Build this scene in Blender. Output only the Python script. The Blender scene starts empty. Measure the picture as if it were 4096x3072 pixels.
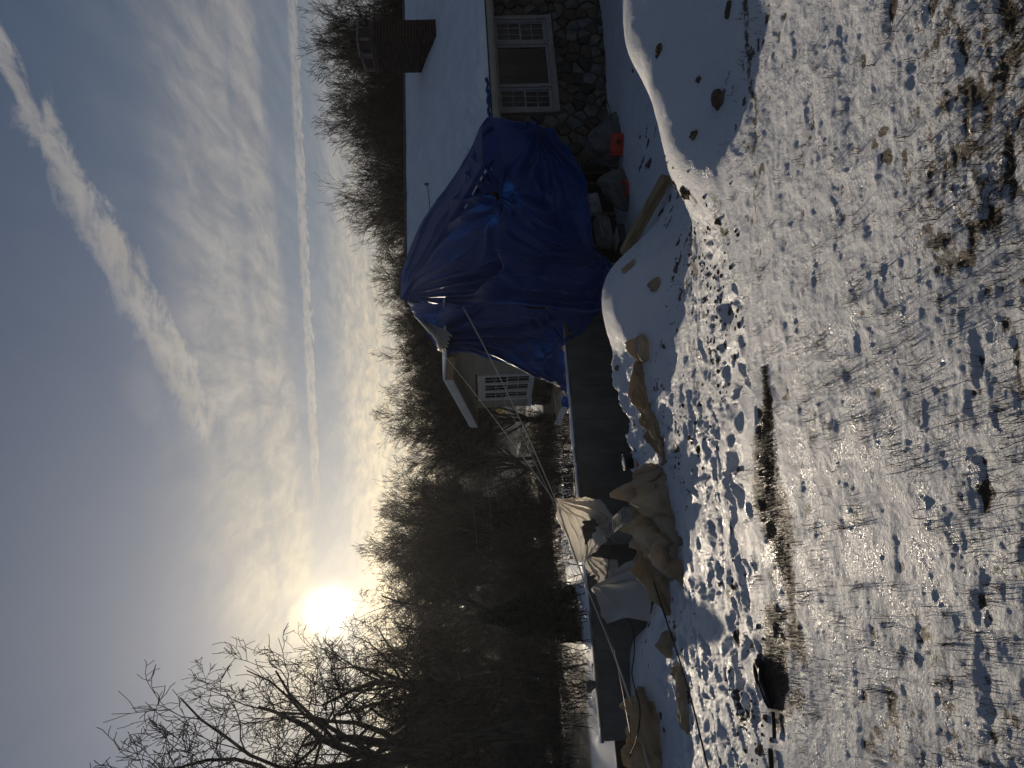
import bpy, bmesh, math, random
import numpy as np
from mathutils import Vector, Matrix, Quaternion

SC = bpy.context.scene
COL = SC.collection
rnd = random.Random(7)

# ------------------------------------------------------------------ camera
EYE = np.array([0.0, 0.0, 1.6])
FPX = 710.0                                  # focal length in pixels of a 1024 px long side
ROLL, PITCH = math.radians(2.58), math.radians(2.7)
_H = np.array([1.0, 0, 0])
FWD = np.array([0.0, math.cos(PITCH), -math.sin(PITCH)])
_U0 = np.array([0.0, math.sin(PITCH), math.cos(PITCH)])
RGT = math.cos(ROLL) * _H - math.sin(ROLL) * _U0
UPV = math.sin(ROLL) * _H + math.cos(ROLL) * _U0
cam_d = bpy.data.cameras.new('camera')
cam_d.lens, cam_d.sensor_width = 36.0 * FPX / 1024.0, 36.0
cam_d.clip_end, cam_d.clip_start = 3000.0, 0.05
cam = bpy.data.objects.new('camera', cam_d)
COL.objects.link(cam)
# the photograph was taken with the phone turned: picture right is down, picture up is right
_m = Matrix(((-UPV[0], RGT[0], -FWD[0]), (-UPV[1], RGT[1], -FWD[1]), (-UPV[2], RGT[2], -FWD[2])))
cam.matrix_world = Matrix.Translation(Vector(EYE)) @ _m.to_4x4()
SC.camera = cam


def ray(u, v):
    d = FWD + (u - 384.0) / FPX * RGT + (512.0 - v) / FPX * UPV
    return d


def P(u, v, y):
    """world point seen at upright pixel (u, v) at forward distance y"""
    d = ray(u, v)
    return EYE + d * (y / d[1])


# ------------------------------------------------------------------ light
_sd = ray(157, 331)
SUN = _sd / np.linalg.norm(_sd)
SUN_EL = math.asin(SUN[2])
SUN_AZ = math.atan2(SUN[0], SUN[1])
sl = bpy.data.lights.new('sun', 'SUN')
sl.energy, sl.angle, sl.color = 4.8, math.radians(0.6), (1.0, 0.85, 0.66)
so = bpy.data.objects.new('sun', sl)
COL.objects.link(so)
so.rotation_euler = Vector(SUN).to_track_quat('Z', 'Y').to_euler()
so.location = (-6, 18, 12)

SC.view_settings.view_transform = 'Standard'
SC.view_settings.look = 'None'
SC.view_settings.exposure = -0.3
SC.view_settings.gamma = 1.0
SC.view_settings.use_curve_mapping = False
SC.render.engine = 'CYCLES'
SC.cycles.max_bounces = 6
SC.cycles.diffuse_bounces = 3
SC.cycles.glossy_bounces = 2
SC.cycles.transmission_bounces = 4
SC.cycles.transparent_max_bounces = 8
SC.cycles.sample_clamp_indirect = 4.0


# ------------------------------------------------------------------ node helper
class NT:
    def __init__(self, tree):
        self.t = tree

    def _in(self, sock, val):
        if isinstance(val, bpy.types.NodeSocket):
            self.t.links.new(val, sock)
        else:
            sock.default_value = val

    def node(self, kind, props=None, **ins):
        n = self.t.nodes.new(kind)
        for k, val in (props or {}).items():
            setattr(n, k, val)
        for k, val in ins.items():
            key = int(k[1:]) if k[0] == '_' and k[1:].isdigit() else k.replace('_', ' ')
            self._in(n.inputs[key], val)
        return n

    def m(self, op, a, b=0.0, c=0.0):
        n = self.t.nodes.new('ShaderNodeMath')
        n.operation = op
        for i, x in enumerate((a, b, c)):
            self._in(n.inputs[i], x)
        return n.outputs[0]

    def add(self, a, b): return self.m('ADD', a, b)
    def sub(self, a, b): return self.m('SUBTRACT', a, b)
    def mul(self, a, b): return self.m('MULTIPLY', a, b)
    def div(self, a, b): return self.m('DIVIDE', a, b)

    def sstep(self, x, lo, hi, t0=0.0, t1=1.0):
        n = self.t.nodes.new('ShaderNodeMapRange')
        n.interpolation_type = 'SMOOTHSTEP'
        self._in(n.inputs['Value'], x)
        n.inputs['From Min'].default_value, n.inputs['From Max'].default_value = lo, hi
        n.inputs['To Min'].default_value, n.inputs['To Max'].default_value = t0, t1
        return n.outputs['Result']

    def comb(self, x, y, z=0.0):
        n = self.t.nodes.new('ShaderNodeCombineXYZ')
        for i, q in enumerate((x, y, z)):
            self._in(n.inputs[i], q)
        return n.outputs[0]

    def sep(self, vec):
        n = self.t.nodes.new('ShaderNodeSeparateXYZ')
        self._in(n.inputs[0], vec)
        return n.outputs

    def noise(self, vec, scale=1.0, detail=4.0, rough=0.55, dist=0.0):
        n = self.t.nodes.new('ShaderNodeTexNoise')
        if vec is not None:
            self._in(n.inputs['Vector'], vec)
        n.inputs['Scale'].default_value = scale
        n.inputs['Detail'].default_value = detail
        n.inputs['Roughness'].default_value = rough
        n.inputs['Distortion'].default_value = dist
        return n.outputs['Fac']

    def mix(self, f, a, b, mode='MIX'):
        n = self.t.nodes.new('ShaderNodeMix')
        n.data_type, n.blend_type = 'RGBA', mode
        n.clamp_factor = True
        self._in(n.inputs[0], f)
        self._in(n.inputs[6], a)
        self._in(n.inputs[7], b)
        return n.outputs[2]

    def scale(self, colr, k):
        n = self.t.nodes.new('ShaderNodeVectorMath')
        n.operation = 'SCALE'
        self._in(n.inputs[0], colr)
        self._in(n.inputs['Scale'], k)
        return n.outputs[0]

    def vadd(self, a, b):
        n = self.t.nodes.new('ShaderNodeVectorMath')
        n.operation = 'ADD'
        self._in(n.inputs[0], a)
        self._in(n.inputs[1], b)
        return n.outputs[0]


# ------------------------------------------------------------------ sky
world = bpy.data.worlds.new('World')
SC.world = world
world.use_nodes = True
wt = world.node_tree
wt.nodes.clear()
W = NT(wt)
sky = W.node('ShaderNodeTexSky', {'sky_type': 'NISHITA', 'sun_disc': False, 'sun_elevation': SUN_EL,
                                  'sun_rotation': SUN_AZ, 'air_density': 1.0, 'dust_density': 0.6,
                                  'ozone_density': 2.0, 'altitude': 200.0})
geo = W.node('ShaderNodeTexCoord')
dirv = geo.outputs['Generated']
dx, dy, dz = W.sep(dirv)
zc = W.m('MAXIMUM', dz, 0.025)
qx, qy = W.div(dx, zc), W.div(dy, zc)
# overhead cloud sheet seen on a flat layer: (qx, qy) are metres per metre of height
lowf = W.noise(W.comb(qx, qy), 0.55, 3.0)
warp = W.sub(lowf, 0.5)
qb = W.add(W.add(qy, W.mul(qx, 0.2)), W.mul(warp, 0.8))
fib = W.noise(W.comb(W.mul(qx, 2.6), W.mul(qy, 0.75), W.mul(warp, 2.0)), 2.2, 7.0, 0.62, 0.5)
fine = W.noise(W.comb(W.mul(qx, 5.0), W.mul(qy, 2.2)), 3.0, 6.0, 0.6, 0.3)
ramp = W.node('ShaderNodeValToRGB', None, Fac=W.div(W.m('ABSOLUTE', qb), 10.0))
cr = ramp.color_ramp
while len(cr.elements) > 1:
    cr.elements.remove(cr.elements[-1])
STOPS = [(0.0, .10), (.13, .03), (.20, .03), (.238, .14), (.276, .66), (.305, .78), (.318, .80), (.328, .55), (.338, .86),
         (.372, .82), (.392, .30), (.43, .22), (.49, .22), (.56, .62), (.66, .72), (.8, .6), (1.0, .6)]
cr.elements[0].position, cr.elements[0].color = STOPS[0][0], (STOPS[0][1],) * 3 + (1,)
for p_, c_ in STOPS[1:]:
    e_ = cr.elements.new(p_)
    e_.color = (c_,) * 3 + (1,)
dens = ramp.outputs['Color']
tex = W.add(W.mul(fib, 1.15), W.mul(fine, 0.35))
cloud = W.m('MULTIPLY', dens, W.sstep(tex, 0.38, 1.08, 0.42, 1.2))
cloud = W.m('MINIMUM', cloud, 1.0)


def q_of(u, v):
    d = ray(u, v)
    return d[0] / d[2], d[1] / d[2]


def trail(p0, p1, w0, w1, soft, rag, lo, hi, amount, grain):
    """a contrail: straight line on the cloud layer from p0 to p1, width w0..w1"""
    (x0, y0), (x1, y1) = q_of(*p0), q_of(*p1)
    L = math.hypot(x1 - x0, y1 - y0)
    ex, ey = (x1 - x0) / L, (y1 - y0) / L
    rx, ry = W.sub(qx, x0), W.sub(qy, y0)
    al = W.div(W.add(W.mul(rx, ex), W.mul(ry, ey)), L)
    ac = W.sub(W.mul(ry, ex), W.mul(rx, ey))
    nz = W.noise(W.comb(W.mul(qx, grain), W.mul(qy, grain * 0.8), 3.0), 1.0, 6.0, 0.62, 0.4)
    ac = W.add(ac, W.mul(W.sub(nz, 0.5), rag))
    wd = W.add(W.mul(al, w1 - w0), w0)
    k = W.div(W.m('ABSOLUTE', ac), wd)
    body = W.sstep(k, 1.0 - soft, 1.0 + soft * 0.6, 1.0, 0.0)
    along = W.mul(W.sstep(al, lo[0], lo[1]), W.sstep(al, hi[0], hi[1], 1.0, 0.0))
    return W.mul(W.mul(W.mul(body, along), W.sstep(nz, 0.28, 0.62, 0.35, 1.0)), amount)


t1 = trail((712, 0), (336, 216), 0.06, 0.135, 0.65, 0.28, (-1.2, -0.1), (0.95, 1.03), 0.95, 10.0)
t2 = trail((768, 292), (300, 315), 0.13, 0.115, 0.35, 0.34, (-1.5, -1.2), (0.9, 1.25), 0.9, 13.0)
t3 = trail((560, 338), (330, 352), 0.03, 0.03, 0.8, 0.03, (0.02, 0.2), (0.9, 1.1), 0.55, 6.0)
t4 = trail((250, 380), (560, 372), 0.09, 0.07, 0.8, 0.1, (-0.5, 0.1), (0.7, 1.1), 0.35, 2.0)
patch = trail((470, 178), (330, 130), 0.12, 0.2, 0.9, 0.5, (0.1, 0.3), (0.75, 1.0), 0.22, 5.0)
cloud = W.m('MAXIMUM', cloud, W.m('MAXIMUM', W.m('MAXIMUM', t1, t2), W.m('MAXIMUM', t3, W.m('MAXIMUM', t4, patch))))
# angle from the sun
dp = W.node('ShaderNodeVectorMath', {'operation': 'DOT_PRODUCT'}, _0=dirv, _1=tuple(SUN))
ang = W.m('ARCCOSINE', W.m('MINIMUM', dp.outputs['Value'], 0.999999))
deg = W.mul(ang, 180.0 / math.pi)


def ex(x, s):
    return W.m('POWER', math.e, W.mul(W.div(x, s), -1.0))


g_core = W.mul(W.m('POWER', math.e, W.mul(W.m('POWER', W.div(deg, 1.15), 2.0), -1.0)), 60.0)
g_mid = W.mul(ex(deg, 2.8), 9.0)
g_wide = W.mul(ex(deg, 13.0), 2.1)
# clear sky, toned down to the deep winter blue of the photograph
hz = W.sstep(dz, 0.0, 0.42, 1.0, 0.0)
clear = W.mix(1.0, sky.outputs['Color'], W.mix(hz, (0.45, 0.455, 0.50, 1.0), (0.33, 0.355, 0.42, 1.0)), 'MULTIPLY')
cl_lum = W.add(2.2, W.add(W.mul(ex(deg, 16.0), 3.6), W.mul(ex(deg, 40.0), 2.0)))
warmf = W.mul(ex(deg, 24.0), 1.0)
lowwarm = W.mul(W.sstep(dz, 0.12, 0.25, 1.0, 0.0), W.sstep(deg, 10.0, 55.0, 1.0, 0.0))
cl_tint = W.mix(warmf, (0.93, 0.95, 1.04, 1), (1.12, 0.96, 0.68, 1))
cl_tint = W.mix(W.mul(lowwarm, 0.8), cl_tint, (1.20, 0.93, 0.52, 1))
cl_lum = W.mul(cl_lum, W.add(1.0, W.mul(lowwarm, 0.9)))
cl_col = W.scale(cl_tint, W.mul(cl_lum, W.sstep(tex, 0.3, 1.15, 0.82, 1.22)))
skyc = W.mix(cloud, clear, cl_col)
glow = W.vadd(W.scale((1.0, 0.93, 0.78), g_core), W.vadd(W.scale((1.0, 0.86, 0.58), g_mid), W.scale((1.0, 0.82, 0.48), g_wide)))
veil = W.add(0.55, W.mul(cloud, 0.45))
skyc = W.vadd(skyc, W.scale(glow, veil))
bg = W.node('ShaderNodeBackground', None, Color=skyc, Strength=0.1)
wo = W.node('ShaderNodeOutputWorld')
wt.links.new(bg.outputs[0], wo.inputs[0])


# ------------------------------------------------------------------ noise in numpy
def _hash(ix, iy, seed):
    h = (ix.astype(np.int64) * 374761393 + iy.astype(np.int64) * 668265263 + seed * 974711) & 0xFFFFFFFF
    h = ((h ^ (h >> 13)) * 1274126177) & 0xFFFFFFFF
    h = h ^ (h >> 16)
    return (h & 0xFFFF) / 65535.0


def vn(x, y, seed=0):
    x, y = np.asarray(x, float), np.asarray(y, float)
    ix, iy = np.floor(x), np.floor(y)
    fx, fy = x - ix, y - iy
    fx, fy = fx ** 3 * (fx * (fx * 6 - 15) + 10), fy ** 3 * (fy * (fy * 6 - 15) + 10)
    a, b = _hash(ix, iy, seed), _hash(ix + 1, iy, seed)
    c, d = _hash(ix, iy + 1, seed), _hash(ix + 1, iy + 1, seed)
    return (a + (b - a) * fx) * (1 - fy) + (c + (d - c) * fx) * fy - 0.5


def fbm(x, y, seed=0, octv=4, gain=0.5):
    s, a, f = 0.0, 1.0, 1.0
    for i in range(octv):
        s = s + a * vn(x * f + 17.3 * i, y * f - 9.1 * i, seed + i)
        a *= gain
        f *= 2.03
    return s


def ridge(x, y, seed=0, octv=3, gain=0.5):
    s, a, f = 0.0, 1.0, 1.0
    for i in range(octv):
        s = s + a * (1.0 - 2.0 * np.abs(2 * vn(x * f + 11.7 * i, y * f + 5.3 * i, seed + i)))
        a *= gain
        f *= 2.1
    return s


def smooth(x, a, b):
    t = np.clip((np.asarray(x, float) - a) / (b - a), 0, 1)
    return t * t * (3 - 2 * t)


def pchip(xs, ys, x):
    """monotone cubic along the last axis of ys; xs ascending"""
    xs, ys, x = np.asarray(xs, float), np.asarray(ys, float), np.asarray(x, float)
    h = np.diff(xs)
    d = np.diff(ys, axis=-1) / h
    m = np.zeros_like(ys)
    w1, w2 = 2 * h[1:] + h[:-1], h[1:] + 2 * h[:-1]
    same = (d[..., 1:] * d[..., :-1]) > 0
    with np.errstate(divide='ignore', invalid='ignore'):
        hm = (w1 + w2) / (w1 / d[..., :-1] + w2 / d[..., 1:])
    m[..., 1:-1] = np.where(same, np.nan_to_num(hm), 0)
    i = np.clip(np.searchsorted(xs, x) - 1, 0, len(xs) - 2)
    t = np.clip((x - xs[i]) / h[i], 0, 1)
    y0, y1, m0, m1 = ys[..., i], ys[..., i + 1], m[..., i], m[..., i + 1]
    t2, t3 = t * t, t * t * t
    return (2 * t3 - 3 * t2 + 1) * y0 + (t3 - 2 * t2 + t) * h[i] * m0 + (-2 * t3 + 3 * t2) * y1 + (t3 - t2) * h[i] * m1


# ------------------------------------------------------------------ mesh helpers
def link(o, parent=None):
    COL.objects.link(o)
    if parent is not None:
        o.parent = parent
    return o


def tag(o, label=None, cat=None, group=None, kind=None):
    if label: o['label'] = label
    if cat: o['category'] = cat
    if group: o['group'] = group
    if kind: o['kind'] = kind
    return o


def empty(name, loc=(0, 0, 0), rz=0.0, **kw):
    o = bpy.data.objects.new(name, None)
    o.location = Vector([float(c) for c in loc])
    o.rotation_euler = (0, 0, rz)
    o.empty_display_size = 0.2
    link(o)
    return tag(o, **kw)


def mesh_arrays(name, verts, faces, mat=None, parent=None, smooth_=False, attrs=None, loc=None):
    """verts (n,3); faces (m,k) uniform int array"""
    verts = np.ascontiguousarray(verts, dtype=np.float32)
    faces = np.ascontiguousarray(faces, dtype=np.int32)
    me = bpy.data.meshes.new(name)
    me.vertices.add(len(verts))
    me.vertices.foreach_set('co', verts.ravel())
    m, k = faces.shape
    me.loops.add(m * k)
    me.loops.foreach_set('vertex_index', faces.ravel())
    me.polygons.add(m)
    me.polygons.foreach_set('loop_start', np.arange(0, m * k, k, dtype=np.int32))
    me.polygons.foreach_set('loop_total', np.full(m, k, dtype=np.int32))
    if smooth_:
        me.polygons.foreach_set('use_smooth', np.ones(m, dtype=bool))
    for an, av in (attrs or {}).items():
        at = me.attributes.new(an, 'FLOAT', 'POINT')
        at.data.foreach_set('value', np.ascontiguousarray(av, dtype=np.float32))
    me.update(calc_edges=True)
    me.validate()
    if mat: me.materials.append(mat)
    o = bpy.data.objects.new(name, me)
    if loc is not None: o.location = Vector([float(c) for c in loc])
    return link(o, parent)


def grid_faces(nr, nc, keep=None):
    idx = np.arange(nr * nc).reshape(nr, nc)
    f = np.stack([idx[:-1, :-1], idx[:-1, 1:], idx[1:, 1:], idx[1:, :-1]], -1).reshape(-1, 4)
    if keep is not None:
        f = f[keep.reshape(-1)]
    return f


class MB:
    """collects boxes and tubes and links them as one mesh"""
    def __init__(self):
        self.bm = bmesh.new()

    def box(self, lo, hi, bevel=0.0, mtx=None):
        lo, hi = Vector(lo), Vector(hi)
        r = bmesh.ops.create_cube(self.bm, size=1.0)
        vs = r['verts']
        for v in vs:
            v.co = Vector(((v.co.x + .5) * (hi.x - lo.x) + lo.x, (v.co.y + .5) * (hi.y - lo.y) + lo.y, (v.co.z + .5) * (hi.z - lo.z) + lo.z))
        if bevel > 0:
            es = list({e for v in vs for e in v.link_edges})
            rb = bmesh.ops.bevel(self.bm, geom=es, offset=bevel, segments=1, affect='EDGES')
            vs = list({v for f in rb['faces'] for v in f.verts} | {v for v in vs if v.is_valid})
        if mtx is not None:
            bmesh.ops.transform(self.bm, matrix=mtx, verts=[v for v in vs if v.is_valid])
        return self

    def tube(self, pts, rad, n=6, cap=True):
        pts = [Vector([float(c) for c in p]) for p in pts]
        rads = rad if isinstance(rad, (list, tuple)) else [rad] * len(pts)
        rings = []
        for i, p in enumerate(pts):
            d = (pts[min(i + 1, len(pts) - 1)] - pts[max(i - 1, 0)]).normalized()
            a = d.orthogonal().normalized() if i == 0 else (a - d * a.dot(d)).normalized()
            b = d.cross(a)
            rings.append([self.bm.verts.new(p + (a * math.cos(2 * math.pi * k / n) + b * math.sin(2 * math.pi * k / n)) * rads[i]) for k in range(n)])
        for r0, r1 in zip(rings, rings[1:]):
            for k in range(n):
                self.bm.faces.new((r0[k], r0[(k + 1) % n], r1[(k + 1) % n], r1[k]))
        if cap:
            self.bm.faces.new(rings[0][::-1])
            self.bm.faces.new(rings[-1])
        return self

    def prism(self, poly, z0, z1, mtx=None):
        lo = [self.bm.verts.new(Vector((x, y, z0))) for x, y in poly]
        hi = [self.bm.verts.new(Vector((x, y, z1))) for x, y in poly]
        self.bm.faces.new(lo[::-1])
        self.bm.faces.new(hi)
        n = len(poly)
        for k in range(n):
            self.bm.faces.new((lo[k], lo[(k + 1) % n], hi[(k + 1) % n], hi[k]))
        if mtx is not None:
            bmesh.ops.transform(self.bm, matrix=mtx, verts=lo + hi)
        return self

    def lathe(self, prof, n=20, mtx=None):
        rings = [[self.bm.verts.new(Vector((r * math.cos(2 * math.pi * k / n), r * math.sin(2 * math.pi * k / n), z))) for k in range(n)] for r, z in prof]
        for r0, r1 in zip(rings, rings[1:]):
            for k in range(n):
                self.bm.faces.new((r0[k], r0[(k + 1) % n], r1[(k + 1) % n], r1[k]))
        self.bm.faces.new(rings[0][::-1])
        self.bm.faces.new(rings[-1])
        if mtx is not None:
            bmesh.ops.transform(self.bm, matrix=mtx, verts=[v for r in rings for v in r])
        return self

    def build(self, name, mat, parent=None, smooth_=False, loc=None):
        bmesh.ops.recalc_face_normals(self.bm, faces=self.bm.faces[:])
        me = bpy.data.meshes.new(name)
        self.bm.to_mesh(me)
        self.bm.free()
        if mat: me.materials.append(mat)
        if smooth_:
            for p in me.polygons: p.use_smooth = True
        o = bpy.data.objects.new(name, me)
        if loc is not None: o.location = Vector([float(c) for c in loc])
        return link(o, parent)


# ------------------------------------------------------------------ materials
def mat(name, c1, c2=None, rough=0.8, nscale=6.0, bump=0.0, bscale=40.0, spec=0.3, trans=0.0, tcol=None,
        stretch=(1, 1, 1), coord='Object', metallic=0.0, snow=0.0, detail=5.0, lo=0.35, hi=0.65, sheen=None):
    m = bpy.data.materials.new(name)
    m.use_nodes = True
    t = m.node_tree
    t.nodes.clear()
    N = NT(t)
    out = N.node('ShaderNodeOutputMaterial')
    tc = N.node('ShaderNodeTexCoord')
    mp = N.node('ShaderNodeMapping', None, Vector=tc.outputs[coord], Scale=stretch)
    v = mp.outputs[0]
    c1 = tuple(c1) + (1,)
    c2 = tuple(c2) + (1,) if c2 else tuple(min(1, x * 1.35) for x in c1[:3]) + (1,)
    f = N.sstep(N.noise(v, nscale, detail, 0.6), lo, hi)
    colr = N.mix(f, c1, c2)
    if snow > 0:
        g = N.node('ShaderNodeNewGeometry')
        nz = N.sep(g.outputs['Normal'])[2]
        sn = N.add(nz, N.mul(N.sub(N.noise(v, 7.0, 5.0, 0.65), 0.5), 1.1))
        sf = N.sstep(sn, 1.22 - snow, 1.42 - snow)
        colr = N.mix(sf, colr, (0.78, 0.80, 0.84, 1))
    bs = N.node('ShaderNodeBsdfPrincipled', None, Base_Color=colr, Roughness=rough, Metallic=metallic)
    bs.inputs['Specular IOR Level'].default_value = spec
    if bump > 0:
        bn = N.node('ShaderNodeBump', None, Strength=1.0, Distance=bump, Height=N.noise(v, bscale, 5.0, 0.65))
        t.links.new(bn.outputs[0], bs.inputs['Normal'])
    sh = bs.outputs[0]
    if trans > 0:
        tr = N.node('ShaderNodeBsdfTranslucent', None, Color=(tuple(tcol) + (1,)) if tcol else colr)
        mx = N.node('ShaderNodeMixShader', None, Fac=trans)
        t.links.new(sh, mx.inputs[1])
        t.links.new(tr.outputs[0], mx.inputs[2])
        sh = mx.outputs[0]
    t.links.new(sh, out.inputs[0])
    return m


def ground_mat(name, soil=True):
    """snow with bare soil and dead grass showing where the 'soil' attribute is high"""
    m = bpy.data.materials.new(name)
    m.use_nodes = True
    t = m.node_tree
    t.nodes.clear()
    N = NT(t)
    out = N.node('ShaderNodeOutputMaterial')
    tc = N.node('ShaderNodeTexCoord')
    v = tc.outputs['Object']
    at = N.node('ShaderNodeAttribute', {'attribute_name': 'soil'})
    n1 = N.noise(v, 22.0, 5.0, 0.7)
    n2 = N.noise(v, 90.0, 4.0, 0.7)
    sf = N.sstep(N.add(at.outputs['Fac'], N.add(N.mul(N.sub(n1, .5), .7), N.mul(N.sub(n2, .5), .45))), 0.47, 0.60)
    scol = N.mix(N.noise(v, 5.0, 6.0, 0.7), (0.035, 0.024, 0.016, 1), (0.14, 0.098, 0.058, 1))
    snow = N.mix(N.noise(v, 3.0, 4.0), (0.74, 0.77, 0.83, 1), (0.84, 0.86, 0.89, 1))
    colr = N.mix(sf, snow, scol)
    gl = N.mul(N.sstep(N.noise(v, 110.0, 2.0), 0.50, 0.58), N.sstep(N.noise(v, 4.5, 4.0, 0.7), 0.46, 0.58))
    rgh = N.sub(0.58, N.mul(gl, 0.35))
    bs = N.node('ShaderNodeBsdfPrincipled', None, Base_Color=colr, Roughness=rgh)
    t.links.new(N.add(N.mul(gl, 0.6), 0.25), bs.inputs['Specular IOR Level'])
    b1 = N.node('ShaderNodeBump', None, Strength=1.0, Distance=0.013, Height=N.noise(v, 70.0, 6.0, 0.75))
    t.links.new(b1.outputs[0], bs.inputs['Normal'])
    t.links.new(bs.outputs[0], out.inputs[0])
    return m


M = {}
M['snow'] = ground_mat('snow_ground')
M['roof_snow'] = mat('roof_snow', (.72, .75, .82), (.82, .84, .88), 0.7, 2.0, 0.006, 60.0, 0.3)
M['bark'] = mat('bark', (.045, .037, .031), (.10, .084, .070), 0.95, 14.0, 0.0, stretch=(1, 1, .25), spec=0.1)
M['bark_far'] = mat('bark_far', (.065, .056, .048), (.12, .105, .09), 0.95, 2.0, 0.0, spec=0.05)  # lightened bark: the glare veil over distant trees put into the colour
M['twig'] = mat('twig', (.036, .029, .024), (.07, .056, .046), 0.95, 3.0, spec=0.05)
M['conc'] = mat('concrete', (.10, .095, .086), (.155, .146, .13), 0.92, 3.0, 0.002, 60.0, 0.2, stretch=(1, 1, .4))
M['conc_dark'] = mat('concrete_block_grey', (.22, .21, .19), (.32, .31, .285), 0.92, 8.0, 0.003, 90.0, 0.2)
M['blue'] = None
M['white_sheet'] = mat('white_plastic', (.60, .58, .55), (.70, .68, .64), 0.5, 2.0, 0.020, 6.0, 0.4, 0.6, (.86, .80, .70))
M['tan'] = mat('tan_canvas', (.36, .27, .165), (.50, .39, .26), 0.8, 4.0, 0.045, 5.5, 0.2, 0.28, (.62, .48, .29), snow=0.16)
M['tan_snowy'] = mat('tan_canvas_snowy', (.38, .31, .22), (.52, .44, .33), 0.75, 4.0, 0.045, 5.5, 0.25, 0.30, (.66, .54, .36), snow=0.30)
M['grey_canvas'] = mat('grey_canvas', (.10, .097, .092), (.16, .155, .148), 0.9, 5.0, 0.006, 30.0, 0.1, snow=0.0)
M['trim'] = mat('taupe_trim', (.22, .19, .165), (.28, .245, .21), 0.6, 8.0, spec=0.3)
M['trim_light'] = mat('tan_gutter', (.30, .26, .20), (.36, .31, .25), 0.5, 3.0, spec=0.4)
M['white_trim'] = mat('white_trim', (.62, .61, .58), (.72, .71, .68), 0.5, 6.0, spec=0.4)
M['vinyl'] = mat('grey_white_vinyl', (.24, .24, .245), (.30, .30, .30), 0.45, 6.0, spec=0.4)
M['siding'] = mat('cream_siding', (.29, .27, .215), (.36, .335, .27), 0.6, 2.0, 0.0006, 50.0, 0.3, stretch=(.3, .3, 6))
M['mortar'] = mat('mortar', (.075, .067, .056), (.12, .108, .09), 0.95, 20.0, 0.004, 70.0, 0.1)
STONE = [mat('stone_' + n, a, b, 0.9, 5.0, 0.012, 14.0, 0.15) for n, a, b in (
    ('brown', (.075, .058, .04), (.13, .10, .072)), ('tan', (.12, .102, .076), (.19, .165, .125)),
    ('grey', (.095, .09, .082), (.16, .15, .138)), ('rust', (.06, .042, .031), (.10, .07, .052)), ('dark', (.035, .031, .027), (.07, .062, .054)))]
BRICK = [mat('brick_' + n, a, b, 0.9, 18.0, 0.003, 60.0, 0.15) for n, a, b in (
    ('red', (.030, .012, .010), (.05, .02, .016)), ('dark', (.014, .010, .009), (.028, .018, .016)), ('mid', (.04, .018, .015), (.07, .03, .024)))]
M['brick_mortar'] = mat('brick_mortar', (.06, .053, .048), (.09, .08, .074), 0.95, 20.0, spec=0.1)
M['flue'] = mat('clay_flue', (.05, .028, .022), (.08, .045, .034), 0.8, 8.0)
M['slab'] = mat('cap_slab', (.12, .12, .12), (.17, .17, .17), 0.9, 8.0, snow=0.3)
M['wood'] = mat('weathered_timber', (.26, .185, .095), (.42, .31, .17), 0.85, 3.0, 0.004, 30.0, 0.2, stretch=(1, 9, 9))
M['wood_dark'] = mat('dark_boards', (.075, .052, .035), (.16, .11, .07), 0.85, 3.0, 0.003, 30.0, 0.2, stretch=(1, 9, 9))
M['board'] = mat('grey_boards', (.10, .095, .088), (.20, .19, .175), 0.85, 5.0, 0.002, 40.0, 0.2, stretch=(1, 8, 8))
M['red'] = mat('red_plastic', (.50, .045, .025), (.58, .065, .035), 0.45, 4.0, spec=0.4)
M['black'] = mat('black_plastic', (.012, .012, .013), (.022, .022, .024), 0.5, 6.0, 0.003, 20.0, 0.3)
M['white'] = mat('white_plastic_body', (.66, .66, .65), (.74, .74, .73), 0.45, 5.0, spec=0.4)
M['orange'] = mat('orange_print', (.62, .16, .06), (.66, .2, .08), 0.6, 5.0)
M['ink'] = mat('dark_print', (.03, .03, .03), (.05, .05, .05), 0.6, 5.0)
M['yellow'] = mat('yellow_sign', (.80, .58, .02), (.85, .62, .04), 0.5, 5.0)
M['rope'] = mat('pale_rope', (.40, .38, .34), (.52, .5, .45), 0.8, 60.0)
M['cable'] = mat('black_cable', (.015, .015, .016), (.03, .03, .03), 0.5, 20.0)
M['rock'] = mat('field_rock', (.085, .062, .042), (.19, .145, .10), 0.95, 4.0, 0.012, 12.0, 0.1)
M['soil'] = mat('dark_soil', (.03, .021, .014), (.085, .058, .036), 1.0, 9.0, 0.01, 30.0, 0.05)
M['dark'] = mat('dark_interior', (.012, .011, .010), (.02, .018, .016), 0.95, 3.0, spec=0.05)  # near-black: gloom of unlit rooms put into the colour
M['curtain'] = mat('beige_curtain', (.13, .11, .08), (.2, .17, .125), 0.9, 3.0, spec=0.1)
M['asphalt'] = mat('road_asphalt', (.07, .068, .065), (.17, .165, .16), 0.8, 1.2, stretch=(1.5, .08, 1), spec=0.4)
M['leaf'] = mat('evergreen_leaf', (.022, .030, .016), (.05, .062, .032), 0.7, 9.0, spec=0.2)
M['straw'] = mat('dead_grass', (.055, .042, .028), (.14, .105, .062), 0.75, 8.0, spec=0.35)
M['straw_wet'] = mat('dead_grass_wet', (.04, .03, .02), (.10, .075, .045), 0.3, 8.0, spec=0.7)
M['shingle'] = mat('grey_shingle', (.06, .06, .062), (.11, .11, .112), 0.9, 8.0)
M['wire'] = mat('utility_wire', (.05, .05, .05), (.12, .12, .12), 0.3, 8.0, spec=0.6)


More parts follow.
